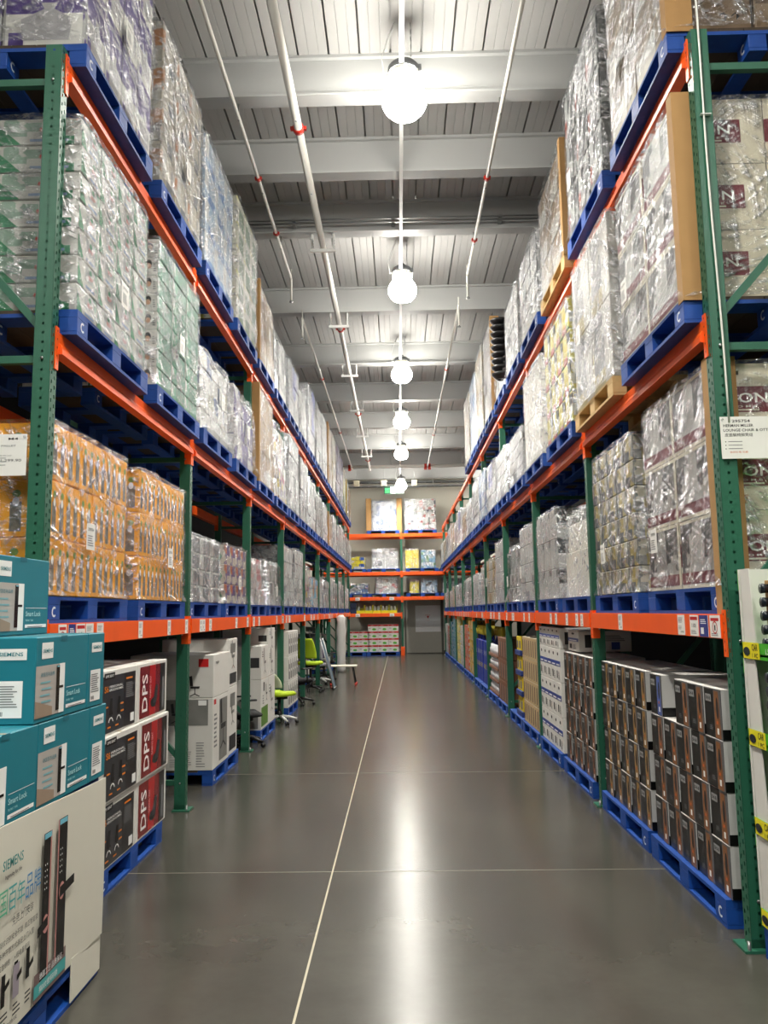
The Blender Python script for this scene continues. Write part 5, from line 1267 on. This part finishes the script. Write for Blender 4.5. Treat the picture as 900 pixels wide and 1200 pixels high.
# ---------------- office chairs and other furniture on the floor
def office_chair(loc, rz, base_c, seat_c, back_c, label, back_h=.5, head=False, seat_z=.46, arms=True, tilt=.12, sc_=1.):
    root = empty('office_chair', loc, rz)
    for k in range(5):
        a = 2 * pi * k / 5 + .3
        m = MB(); m.tube([(.02 * cos(a), .02 * sin(a), .13), (.16 * cos(a), .16 * sin(a), .11), (.29 * cos(a), .29 * sin(a), .075)], [.026, .022, .016], base_c, 8); m.build('base_arm', root)
        m = MB()
        for s in (-1, 1): m.tube([(.29 * cos(a) - s * .012 * sin(a), .29 * sin(a) + s * .012 * cos(a), .028), (.29 * cos(a) - s * .026 * sin(a), .29 * sin(a) + s * .026 * cos(a), .028)], .028, BLACKPL, 12)
        m.build('caster', root)
    m = MB(); m.tube([(0, 0, .1), (0, 0, seat_z - .1)], .026, BLACKPL, 12); m.tube([(0, 0, .1), (0, 0, .22)], .04, BLACKPL, 12); m.box(-.1, .1, -.1, .08, seat_z - .1, seat_z - .05, BLACKPL, .01); m.build('gas_column', root)
    m = MB(); n = 16; vs = []; fs = []
    def sup(a, r): c, s = cos(a), sin(a); return (r * .25 * math.copysign(abs(c) ** .6, c), r * .24 * math.copysign(abs(s) ** .6, s))
    rings = [(.75, -.045), (.96, -.035), (1.0, -.01), (.98, .015), (.85, .032), (.4, .028), (.0, .026)]
    for r_, z in rings:
        for k in range(n):
            x, y = sup(2 * pi * k / n, r_); vs.append((x, y, seat_z + z + (-.02 * (y < -.18) if z > 0 else 0)))
    for i in range(len(rings) - 1):
        for k in range(n): fs.append((i * n + k, i * n + (k + 1) % n, (i + 1) * n + (k + 1) % n, (i + 1) * n + k))
    fs.append(tuple(range(n))[::-1]); m.add(vs, fs, seat_c, True); m.build('seat', root)
    m = MB(); N_, M_ = 10, 10; vs = []; fs = []
    for i in range(N_ + 1):
        for j in range(M_ + 1):
            u = i / N_ * 2 - 1; v = j / M_
            w = .22 * (1 - .25 * v * v) ; zz = seat_z + .10 + v * back_h; yb = .20 + tilt * v + .03 * sin(v * pi) * -1 + -.05 * u * u
            for_ = (w * u, yb, zz); vs.append(for_)
    nn = len(vs); vs += [(x, y + .03, z) for x, y, z in vs]
    for i in range(N_):
        for j in range(M_):
            a = i * (M_ + 1) + j; fs.append((a, a + M_ + 1, a + M_ + 2, a + 1)); fs.append((nn + a + 1, nn + a + M_ + 2, nn + a + M_ + 1, nn + a))
    rim = [i * (M_ + 1) for i in range(N_ + 1)] + [N_ * (M_ + 1) + j for j in range(1, M_ + 1)] + [i * (M_ + 1) + M_ for i in range(N_ - 1, -1, -1)] + [j for j in range(M_ - 1, 0, -1)]
    for a, b in zip(rim, rim[1:] + rim[:1]): fs.append((b, a, nn + a, nn + b))
    m.add(vs, fs, back_c, True); m.build('backrest', root)
    m = MB(); m.tube([(0, .05, seat_z - .07), (0, .24, seat_z - .06), (0, .27, seat_z + .1), (0, .25 + tilt * .5, seat_z + .35)], .018, base_c, 8); m.build('back_spine', root)
    if arms:
        for s in (-1, 1):
            m = MB(); m.tube([(s * .2, 0, seat_z - .05), (s * .3, 0, seat_z - .02), (s * .3, 0, seat_z + .2)], .014, base_c, 8); m.box(s * .3 - .04, s * .3 + .04, -.12, .12, seat_z + .2, seat_z + .225, BLACKPL, .008); m.build('armrest', root)
    if head:
        m = MB(); m.tube([(0, .22 + tilt, seat_z + back_h), (0, .24 + tilt, seat_z + back_h + .2)], .012, base_c, 8); m.box(-.13, .13, .2 + tilt, .24 + tilt, seat_z + back_h + .15, seat_z + back_h + .27, back_c, .015); m.build('headrest', root)
    root.scale = (sc_,) * 3
    tag(root, label, 'office chair', 'display chairs along the left-side rack')
GREYF = mat('light_grey_mesh', (150, 152, 154), .7); LIME = mat('lime_yellow_fabric', (178, 206, 30), .7); NAVY = mat('navy_fabric', (22, 30, 56), .8); BLKF = mat('black_mesh_fabric', (26, 26, 28), .8)
office_chair((-1.90, 9.885, 0), 1.9, BLACKPL, BLKF, BLKF, 'black office chair just behind the third green post', .5, sc_=.85)
office_chair((-1.77, 11.80, 0), 2.5, WHITESTEEL, LIME, mat('pale_lime_shell', (186, 196, 160), .5), 'white office chair with lime seat cushion and pale shell', .24, seat_z=.5, arms=False, sc_=.88)
office_chair((-1.80, 14.15, 0), 2.3, BLACKPL, BLKF, NAVY, 'tall black and navy office chair with a grey headrest', .62, True, sc_=.95)
office_chair((-1.82, 16.33, .0), 2.8, BLACKPL, LIME, LIME, 'lime yellow high chair standing past the navy chair', .42, seat_z=.62, sc_=.95, arms=False)
office_chair((-1.84, 18.24, 0), 2.6, WHITESTEEL, GREYF, GREYF, 'pale grey office chair with tall slim back', .62, True, sc_=.95)
office_chair((-1.82, 19.2, 0), 2.4, BLACKPL, BLKF, mat('purple_grey_mesh', (120, 112, 140), .7), 'dark office chair with purple grey back beyond the pale grey chair', .5, sc_=.95)
def furniture():
    # slanted folded lounger
    root = empty('folding_lounger', (-1.38, 17.0, 0)); MESHB = mat('blue_grey_mesh', (96, 112, 124), .7, var=.2, scale=60)
    m = MB()
    vs = [(0, -.28, .02), (0, .28, .02), (-.28, .28, 1.02), (-.28, -.28, 1.02)]; vs += [(x - .012, y, z + .004) for x, y, z in vs]
    m.add(vs, [(0, 1, 2, 3), (7, 6, 5, 4), (0, 4, 5, 1), (1, 5, 6, 2), (2, 6, 7, 3), (3, 7, 4, 0)], MESHB); m.build('mesh_panel', root)
    for s in (-.29, .29):
        m = MB(); m.tube([(.005, s, 0.012), (-.285, s, 1.05)], .012, STEEL, 8); m.build('side_rail', root)
    for z, x in ((.03, 0.), (1.03, -.28)):
        m = MB(); m.tube([(x, -.29, z), (x, .29, z)], .011, STEEL, 8); m.build('cross_rail', root)
    tag(root, 'folded blue grey mesh lounger leaning by the dark cartons', 'lounger')
    # stool with white top and red feet
    root = empty('stool', (-1.26, 17.9, 0))
    m = MB(); m.box(-.3, .3, -.19, .19, .40, .43, mat('cream_table_top', (226, 220, 204), .4), .008); m.build('table_top', root)
    for sx in (-1, 1):
        for sy in (-1, 1):
            m = MB(); m.tube([(sx * .2, sy * .12, .40), (sx * .27, sy * .17, .03)], .016, BLACKPL, 10); lg = m.build('leg', root)
            m = MB(); m.tube([(sx * .268, sy * .169, .05), (sx * .275, sy * .173, 0)], .022, mat('red_rubber_foot', (196, 50, 34), .5), 10); m.build('foot', lg)
    tag(root, 'low table with cream top, black legs and red feet on the open floor', 'table')
    # tall white film roll standing beyond the table
    m = MB(); m.lathe([(0, 0), (.10, 0), (.12, .1), (.11, .4), (.135, .6), (.12, .9), (.14, 1.1), (.11, 1.3), (.12, 1.45), (.05, 1.52), (0, 1.5)], mat('white_shrouded_roll', (208, 208, 204), .45, bump=.6), n=16)
    o = m.build('wrapped_roll'); o.location = (-1.58, 21.6, 0); tag(o, 'tall white wrapped roll standing upright against the far part of the left-side rack', 'roll')
furniture()

# ---------------- price signs and cable
def signs():
    def sign(x, y, z, w, h, label, rows):
        root = empty('price_sign', (x, y, z))
        m = MB(); m.box(0, w, -.002, 0, 0, h, PAPER); F = (Vector((0, -.002, 0)), Vector((1, 0, 0)), Vector((0, 0, 1)))
        for (a, b, ww, hh, t, c) in rows: m.text(F, a, b, ww, hh, t, c, .001)
        for i in range(3):
            m.ell(F, .022, h * .40 - i * .018, .003, .003, INK, .001, 6); m.rect(F, .035, h * .397 - i * .018, .07, .003, GREYINK, .001)
            if w > .2: m.ell(F, .262, h * .42 - i * .018, .003, .003, INK, .001, 6); m.rect(F, .27, h * .417 - i * .018, .05, .003, GREYINK, .001)
        m.build('printed_sheet', root)
        m = MB(); F2 = (Vector((0, -.004, 0)), Vector((1, 0, 0)), Vector((0, 0, 1)))
        m.lathe([(0, -.004), (.006, -.004), (.006, .004)], STEEL, n=8); o = m.build('fixing_pin', root); o.rotation_euler = (pi / 2, 0, 0); o.location = (.012 if x > 0 else w - .012, -.003, h - .015)
        tag(root, label, 'price sign')
    sign(1.632, YR - .012, 2.335, .36, .215, 'white price sheet with lounge chair text on the right-side end frame', [
        (.06, .185, .09, .014, '295754', INK), (.015, .162, .15, .014, 'HERMAN MILLER', INK), (.015, .138, .24, .014, 'LOUNGE CHAIR & OTTO', INK), (.02, .112, .14, .018, '皮面躺椅脚凳组', INK),
        (.04, .028, .09, .01, '会员价格 优惠', mat('orange_text_ink', (206, 110, 50), .5)), (.235, .022, .08, .028, '¥369', INK)])
    sign(-2.31, YL - .012, 2.31, .425, .215, 'white price sheet in front of the yellow cartons on the left-side end frame', [
        (.33, .185, .05, .012, 'M4', INK), (.2, .15, .17, .009, '1000 PER PALLET', GREYINK), (.28, .10, .07, .008, '每板 PER UNIT', GREYINK), (.27, .07, .13, .016, '¥1,299.90', INK)])
    m = MB(); pts = []
    for i in range(16):
        t = i / 15; z = 5.3 - t * 2.78; pts.append((XR + .028 + .028 * t + .004 * sin(t * 9) + .0, YR - .014, z))
    m.tube(pts, .0055, mat('white_cable_sheath', (222, 222, 214), .4), 8)
    root = m.build('hanging_cable'); m = MB(); m.box(XR - .01 + .03, XR + .075, YR - .022, YR - .003, 4.19, 4.195, WHITEP); m.build('cable_tie', root)
    tag(root, 'white cable running down the near green post of the right-side rack', 'cable')
signs()

# ---------------- cross rack at the end of the aisle
def cross():
    Y = 29.2; xs = [-2.75, .10, 2.95]; D = .95
    pm = None
    for i, x in enumerate(xs):
        root = empty('rack_frame', (x, Y, 0))
        for yy in (0, D):
            m = MB(); Hh = 4.5
            F = (Vector((0, 0, 0)), Vector((1, 0, 0)), Vector((0, 0, 1)))
            if pm is None:
                holed(m, F, .08, Hh, [(0, .04, .011, .02, 0, .003), (.04, .08, .011, .02, .025, -.003)]); m.box(0, .002, 0, .07, 0, Hh, GREEN); m.box(.078, .08, 0, .07, 0, Hh, GREEN); m.box(0, .08, .068, .07, 0, Hh, GREEN)
                p = m.build('post', root); pm = p
            else: p = pm.copy(); C.objects.link(p); p.parent = root
            p.location = (-.04, yy, 0)
            m = MB(); m.box(-.07, .07, yy - .03, yy + .1, 0, .012, GREEN); m.build('base_plate', root)
        for z in (.3, 1.4, 2.9, 4.2):
            m = MB(); m.box(-.02, .02, .07, D, z - .02, z + .02, GREEN); m.build('horizontal_brace', root)
        for z in (.4, 1.6, 3.1):
            m = MB(); m.bar((0, .07, z), (0, D, z + 1.0), .03, .03, GREEN); m.build('diagonal_brace', root)
        tag(root, 'green upright frame of the far cross rack, %s' % ('one beside the left-side rack', 'middle one beside the door', 'one beside the right-side rack')[i], 'rack frame', 'green upright frames of the far cross rack')
    m = MB(); m.box(-.07, .07, -.07, -.03, 0, .32, ORANGE, .004); m.box(-.07, -.03, -.03, .05, 0, .32, ORANGE); m.box(.03, .07, -.03, .05, 0, .32, ORANGE)
    o = m.build('post_guard'); o.location = (.10, Y, .0); tag(o, 'orange steel guard around the foot of the middle far post', 'post guard')
    lv = [(4.44, 'top'), (3.03, 'third'), (2.12, 'second'), (1.53, 'lowest')]
    for z, nm in lv:
        for b in range(2):
            if nm == 'lowest' and b == 1: continue
            x0, x1 = xs[b] + .04, xs[b + 1] - .04; L = x1 - x0
            for rear in (0, 1):
                root = empty('rack_beam', (x0, Y + (-.012 if not rear else D + .07), z))
                m = MB(); m.box(0, L, -.012 if not rear else -.04, .04 if not rear else .012, -.125, 0, ORANGE, .004); m.build('beam', root)
                if not rear:
                    for xx in (-.04, L):
                        m = MB(); m.box(xx, xx + .04, -.006, -.0005, -.2, .03, ORANGE); m.build('connector', root)
                    if nm in ('second', 'lowest'):
                        for q in (L * .4, L * .85) if b == 0 else ():
                            m = MB(); m.box(q, q + .16, -.015, -.0125, -.115, -.01, PAPER); m.lines((Vector((q, -.015, -.115)), Vector((1, 0, 0)), Vector((0, 0, 1))), .02, .02, .12, .06, 3, GREYINK, .0006); m.build('price_card', root)
                tag(root, 'orange %s beam, %s level of the far cross rack, %s bay' % ('rear' if rear else 'front', nm, ('left-side', 'right-side')[b]), 'rack beam', 'orange beams of the far cross rack')
    # goods
    n = [0]
    def pl(x, z, lb):
        put_pallet((x, Y + .5, z), lb, False, rz=pi / 2)
    def fload(x, z, w, h, style, lb, film=True, ny=3, nz=3, mt=None, dp=.86):
        board = mt or S[style][0]
        root = empty('wrapped_load', (x, Y + .5, z + .141))
        m = MB(); r = random.Random(int(w * 100 + z * 10))
        for b in range(ny):
            for k in range(nz):
                hh = h * (k + 1) / nz - (r.uniform(0, .3) * h / nz if k == nz - 1 else 0)
                m.box(-w / 2 + w * b / ny + .004, -w / 2 + w * (b + 1) / ny - .004, -dp / 2 + r.uniform(0, .01), dp / 2, h * k / nz + .003, hh - .003, board, .006)
        m.build('cargo', root)
        if film:
            f = film_shell(-w / 2, w / 2, -dp / 2, dp / 2, 0, h, w * 7 + z, .12, .012); f.m = [0] * len(f.f); f.mats = [FILM]; f.build('stretch_film', root)
        tag(root, lb, 'wrapped pallet load'); return root
    WBJ = P('white_blue_case_print', (208, 214, 222), [(206, 212, 222), (120, 150, 200), (216, 218, 222), (80, 110, 170)], .16, .14, .6)
    r0 = fload(-.52, 4.42, .94, 1.14, 'bluewhite', 'white and blue jug cases between brown corner boards, top of the far cross rack', True, 4, 4, WBJ)
    for s in (-1, 1):
        m = MB(); x = s * .57; m.box(x - .10, x + .10, -.47, -.455, -.06, 1.2, KRAFT, .002); m.box(x + s * .085, x + s * .1, -.47, .3, -.06, 1.2, KRAFT); m.build('corner_board', r0)
    fload(.82, 4.42, 1.16, 1.16, 'jars', 'five layers of green and white jar trays, top of the far cross rack', True, 5, 5)
    YBL = P('yellow_blue_tub_print', (214, 200, 60), [(220, 206, 50), (50, 90, 170), (214, 210, 200), (224, 204, 40)], .2, .12, .8)
    fload(-1.5, 3.01, .5, .48, 'ygreen', 'low yellow and blue tubs, third level of the far cross rack', False, 3, 3, YBL)
    fload(-.50, 3.01, .98, .74, 'white', 'big white appliance cartons, third level of the far cross rack', True, 2, 1)
    ypk = mat('bright_yellow_case', (226, 206, 30), .5, var=.1)
    fload(.49, 3.01, .5, .72, 'ygreen', 'bright yellow cases, third level of the far cross rack', True, 2, 2, ypk)
    BLG = P('blue_green_pack_print', (120, 176, 206), [(110, 176, 214), (80, 140, 80), (206, 216, 220), (90, 160, 210)], .16, .13, .8)
    fload(1.09, 3.01, .54, .66, 'skyblue', 'sky blue and green packs, third level of the far cross rack', True, 3, 3, BLG)
    fload(2.05, 3.01, .9, .82, 'grey', 'white and black cases beside the right-side rack, third level of far cross rack', True, 3, 4)
    GB = P('green_blue_bag_print', (70, 110, 150), [(60, 120, 80), (60, 100, 180), (190, 200, 206), (80, 130, 190), (190, 130, 60)], .18, .12, .8)
    fload(-1.5, 2.10, .72, .38, 'orange', 'low green and blue bags, second level of the far cross rack', True, 3, 2, GB)
    RW = P('red_white_case_print', (216, 212, 206), [(220, 216, 210), (206, 70, 60), (210, 208, 204), (190, 150, 130)], .14, .1, .5)
    fload(-.46, 2.10, .82, .58, 'white', 'white cases with red top line, second level of the far cross rack', True, 3, 3, RW)
    fload(.56, 2.10, .34, .50, 'ygreen', 'yellow cases with dark print, second level of the far cross rack', True, 2, 2, ypk)
    fload(1.10, 2.10, .6, .52, 'grey', 'pale blue and black bottles cases, second level of the far cross rack', True, 3, 2, P('pale_blue_bottle_print', (150, 180, 206), [(150, 180, 210), (40, 44, 50), (206, 212, 216)], .1, .14, .7))
    fload(2.05, 2.10, .9, .55, 'blackwhite', 'white and black packs beside the right-side rack, second level of far cross rack', True, 4, 3)
    for x, z, t in ((-.56, 4.42, 'the brown cornered load, top level'), (.82, 4.42, 'the jar trays, top level'), (-1.8, 3.01, 'the low yellow and blue tubs'), (-.56, 3.01, 'the big white appliance cartons'), (.86, 3.01, 'the yellow and sky blue packs'),
                    (2.12, 3.01, 'the third level load by the right-side rack'), (-1.8, 2.10, 'the low green and blue bags'), (-.56, 2.10, 'the cases with red top line'), (.86, 2.10, 'the yellow and pale blue cases, second level'), (2.12, 2.10, 'the second level load by the right-side rack')):
        pl(x, z, 'blue wooden pallet under ' + t)
    # lowest shelf: yellow trays with goods
    m = MB(); YT = mat('yellow_shelf_tray', (214, 214, 30), .45)
    m.box(-.145, .145, -.25, .25, 0, .01, YT); m.box(-.145, -.135, -.25, .25, .01, .32, YT); m.box(.135, .145, -.25, .25, .01, .32, YT); m.box(-.145, .145, -.25, -.24, .01, .12, YT); m.box(-.145, .145, .24, .25, .01, .2, YT)
    A = m.build('shelf_tray')
    m = MB(); m.lathe([(0, 0), (.055, 0), (.055, .18), (.035, .22), (.035, .26), (0, .26)], mat('pale_jar', (200, 206, 196), .3), n=10); J = m.build('jar')
    m = MB(); m.box(-.12, .12, -.2, .2, 0, .2, mat('navy_glass_pack', (40, 56, 90), .3, var=.5, scale=20), .006); Wp = m.build('drinks_pack')
    m = MB(); m.box(-2.69, .05, Y - .0, Y + .95, 1.505, 1.515, mat('shelf_board', (150, 140, 126), .7)); o = m.build('shelf_board'); tag(o, 'plain shelf board of the lowest level of the far cross rack', 'shelf board')
    ci = 0
    for r_ in range(1):
        for i in range(5):
            x = -1.43 + i * .3 + .0; o = inst(A, (x, Y + .3, 1.517)); tag(o, 'yellow tray of pale jars, %s from the left-side rack' % ORD[i], 'tray', 'yellow trays on the far rack')
            for q in range(2):
                if i == 0 and q: continue
                o = inst(J, (x - .07 + q * .13, Y + .15, 1.529)); tag(o, 'pale jar in the %s yellow tray of the far rack, %s one' % (ORD[i], ('left-hand' if False else 'outer', 'inner')[q]), 'jar', 'pale jars in the yellow trays')
    for i in range(4):
        o = inst(Wp, (-1.95 + (i % 2) * .27, Y + .25, 1.517 + (i // 2) * .203)); tag(o, 'navy drinks pack beside the yellow trays, %s layer, %s one' % (('lower', 'upper')[i // 2], ('outer', 'inner')[i % 2]), 'drinks pack', 'navy drinks packs')
    # floor cases red white green
    def rwg(m, FF, x, y, z, d):
        F = FF['my']; m.rect(F, 0, z * .74, x, z * .24, REDP); m.text(F, x * .3, z * .8, x * .3, z * .1, '鲜果汁', WHITEP); m.ell(F, x * .62, z * .3, x * .2, z * .17, mat('apple_green_print', (90, 180, 60), .5)); m.lines(F, x * .06, z * .35, x * .25, z * .2, 3, GREYINK)
    A = carton(.366, .5, .244, WHITEBOARD, 'juice_case', rwg)
    for c in range(2):
        for r_ in range(3): o = inst(A, (-1.68 + c * .375 - .0, Y + .3, .142 + r_ * .247)); tag(o, 'red topped white case with green print, short stack, %s layer up, %s column' % (ORD[r_], ('outer', 'inner')[c]), 'carton', 'red topped cases')
    for c in range(3):
        for r_ in range(4): o = inst(A, (-.98 + c * .375, Y + .3, .142 + r_ * .247)); tag(o, 'red topped white case with green print, tall stack, %s layer, %s column from outer end' % (ORD[r_], ORD[c]), 'carton', 'red topped cases')
    pl(-1.83, 0, 'blue wooden floor pallet under the short stack of red topped cases'); pl(-.61, 0, 'blue wooden floor pallet under the tall stack of red topped cases')
    # door and notice board on the back wall
    DG = mat('grey_door_paint', (168, 166, 156), .6, var=.04)
    m = MB(); m.box(.25, 1.58, 30.66, 30.7, .02, 2.25, DG); d_ = m.build('door_1'); struct(d_)
    m = MB(); m.box(.18, .25, 30.63, 30.7, 0, 2.32, mat('dark_door_frame', (90, 88, 82), .6)); m.box(1.58, 1.66, 30.63, 30.7, 0, 2.32, mat('dark_door_frame', (90, 88, 82), .6)); m.box(.18, 1.66, 30.63, 30.7, 2.25, 2.32, mat('dark_door_frame', (90, 88, 82), .6)); m.build('door_frame', d_)
    m = MB(); m.box(.6, 1.56, 30.64, 30.659, .80, 1.80, mat('white_notice_panel', (232, 234, 236), .4, var=.02), .004)
    F = (Vector((.6, 30.64, .80)), Vector((1, 0, 0)), Vector((0, 0, 1)))
    m.poly(F, [(.48, .5), (.53, .6), (.43, .6)], REDP); m.text(F, .36, .62, .22, .035, '注意安全', REDP); m.text(F, .42, .42, .12, .03, '小心', REDP)
    o = m.build('notice_board'); tag(o, 'white notice board with a small red triangle on the grey back door', 'notice board')
cross()

# ------------------------------------------------------------------ camera
f, pit, yaw, rol = 932.2, .1242, -.0176, -.0145
def cam_dir(x, y, z):
    c, s = cos(rol), sin(rol); a, b = c * x - s * z, s * x + c * z
    c, s = cos(pit), sin(pit); y2, z2 = c * y - s * b, s * y + c * b
    c, s = cos(yaw), sin(yaw); return Vector((c * a + s * y2, -s * a + c * y2, z2))
cd = bpy.data.cameras.new('camera'); cam = bpy.data.objects.new('camera', cd); C.objects.link(cam)
rx, ry, rz_ = cam_dir(1, 0, 0), cam_dir(0, 0, 1), -cam_dir(0, 1, 0)
Mx = Matrix((rx, ry, rz_)).transposed().to_4x4(); Mx.translation = Vector((0, 0, 1.6))
cam.matrix_world = Mx
cd.sensor_fit = 'HORIZONTAL'; cd.sensor_width = 36; cd.lens = f * 36 / 900; cd.clip_start = .05; cd.clip_end = 100
bpy.context.scene.camera = cam

# ------------------------------------------------------------------ world and view
w = bpy.data.worlds.new('hall_air'); w.use_nodes = True; w.node_tree.nodes['Background'].inputs[0].default_value = (.8, .85, 1, 1); w.node_tree.nodes['Background'].inputs[1].default_value = .02
sc = bpy.context.scene; sc.world = w
sc.view_settings.view_transform = 'Standard'; sc.view_settings.look = 'None'; sc.view_settings.gamma = 1; sc.view_settings.use_curve_mapping = False
sc.view_settings.exposure = EXPOSURE
sc.cycles.use_denoising = True; sc.cycles.transparent_max_bounces = 12; sc.cycles.max_bounces = 8; sc.cycles.diffuse_bounces = 4; sc.cycles.glossy_bounces = 4
sc.cycles.sample_clamp_indirect = 6.0
# unused prototypes
for p in (PB, PW, PBF):
    if p.name not in PUSED:
        for ch in list(KIDS.get(p.name, [])): bpy.data.objects.remove(ch)
        bpy.data.objects.remove(p)
for l_, g_ in USED.items():
    if len(g_) > 1: print('DUPLABEL', len(g_), l_)
    if len(l_.split()) > 16: print('LONG', l_)
print('OBJS', len(C.objects))
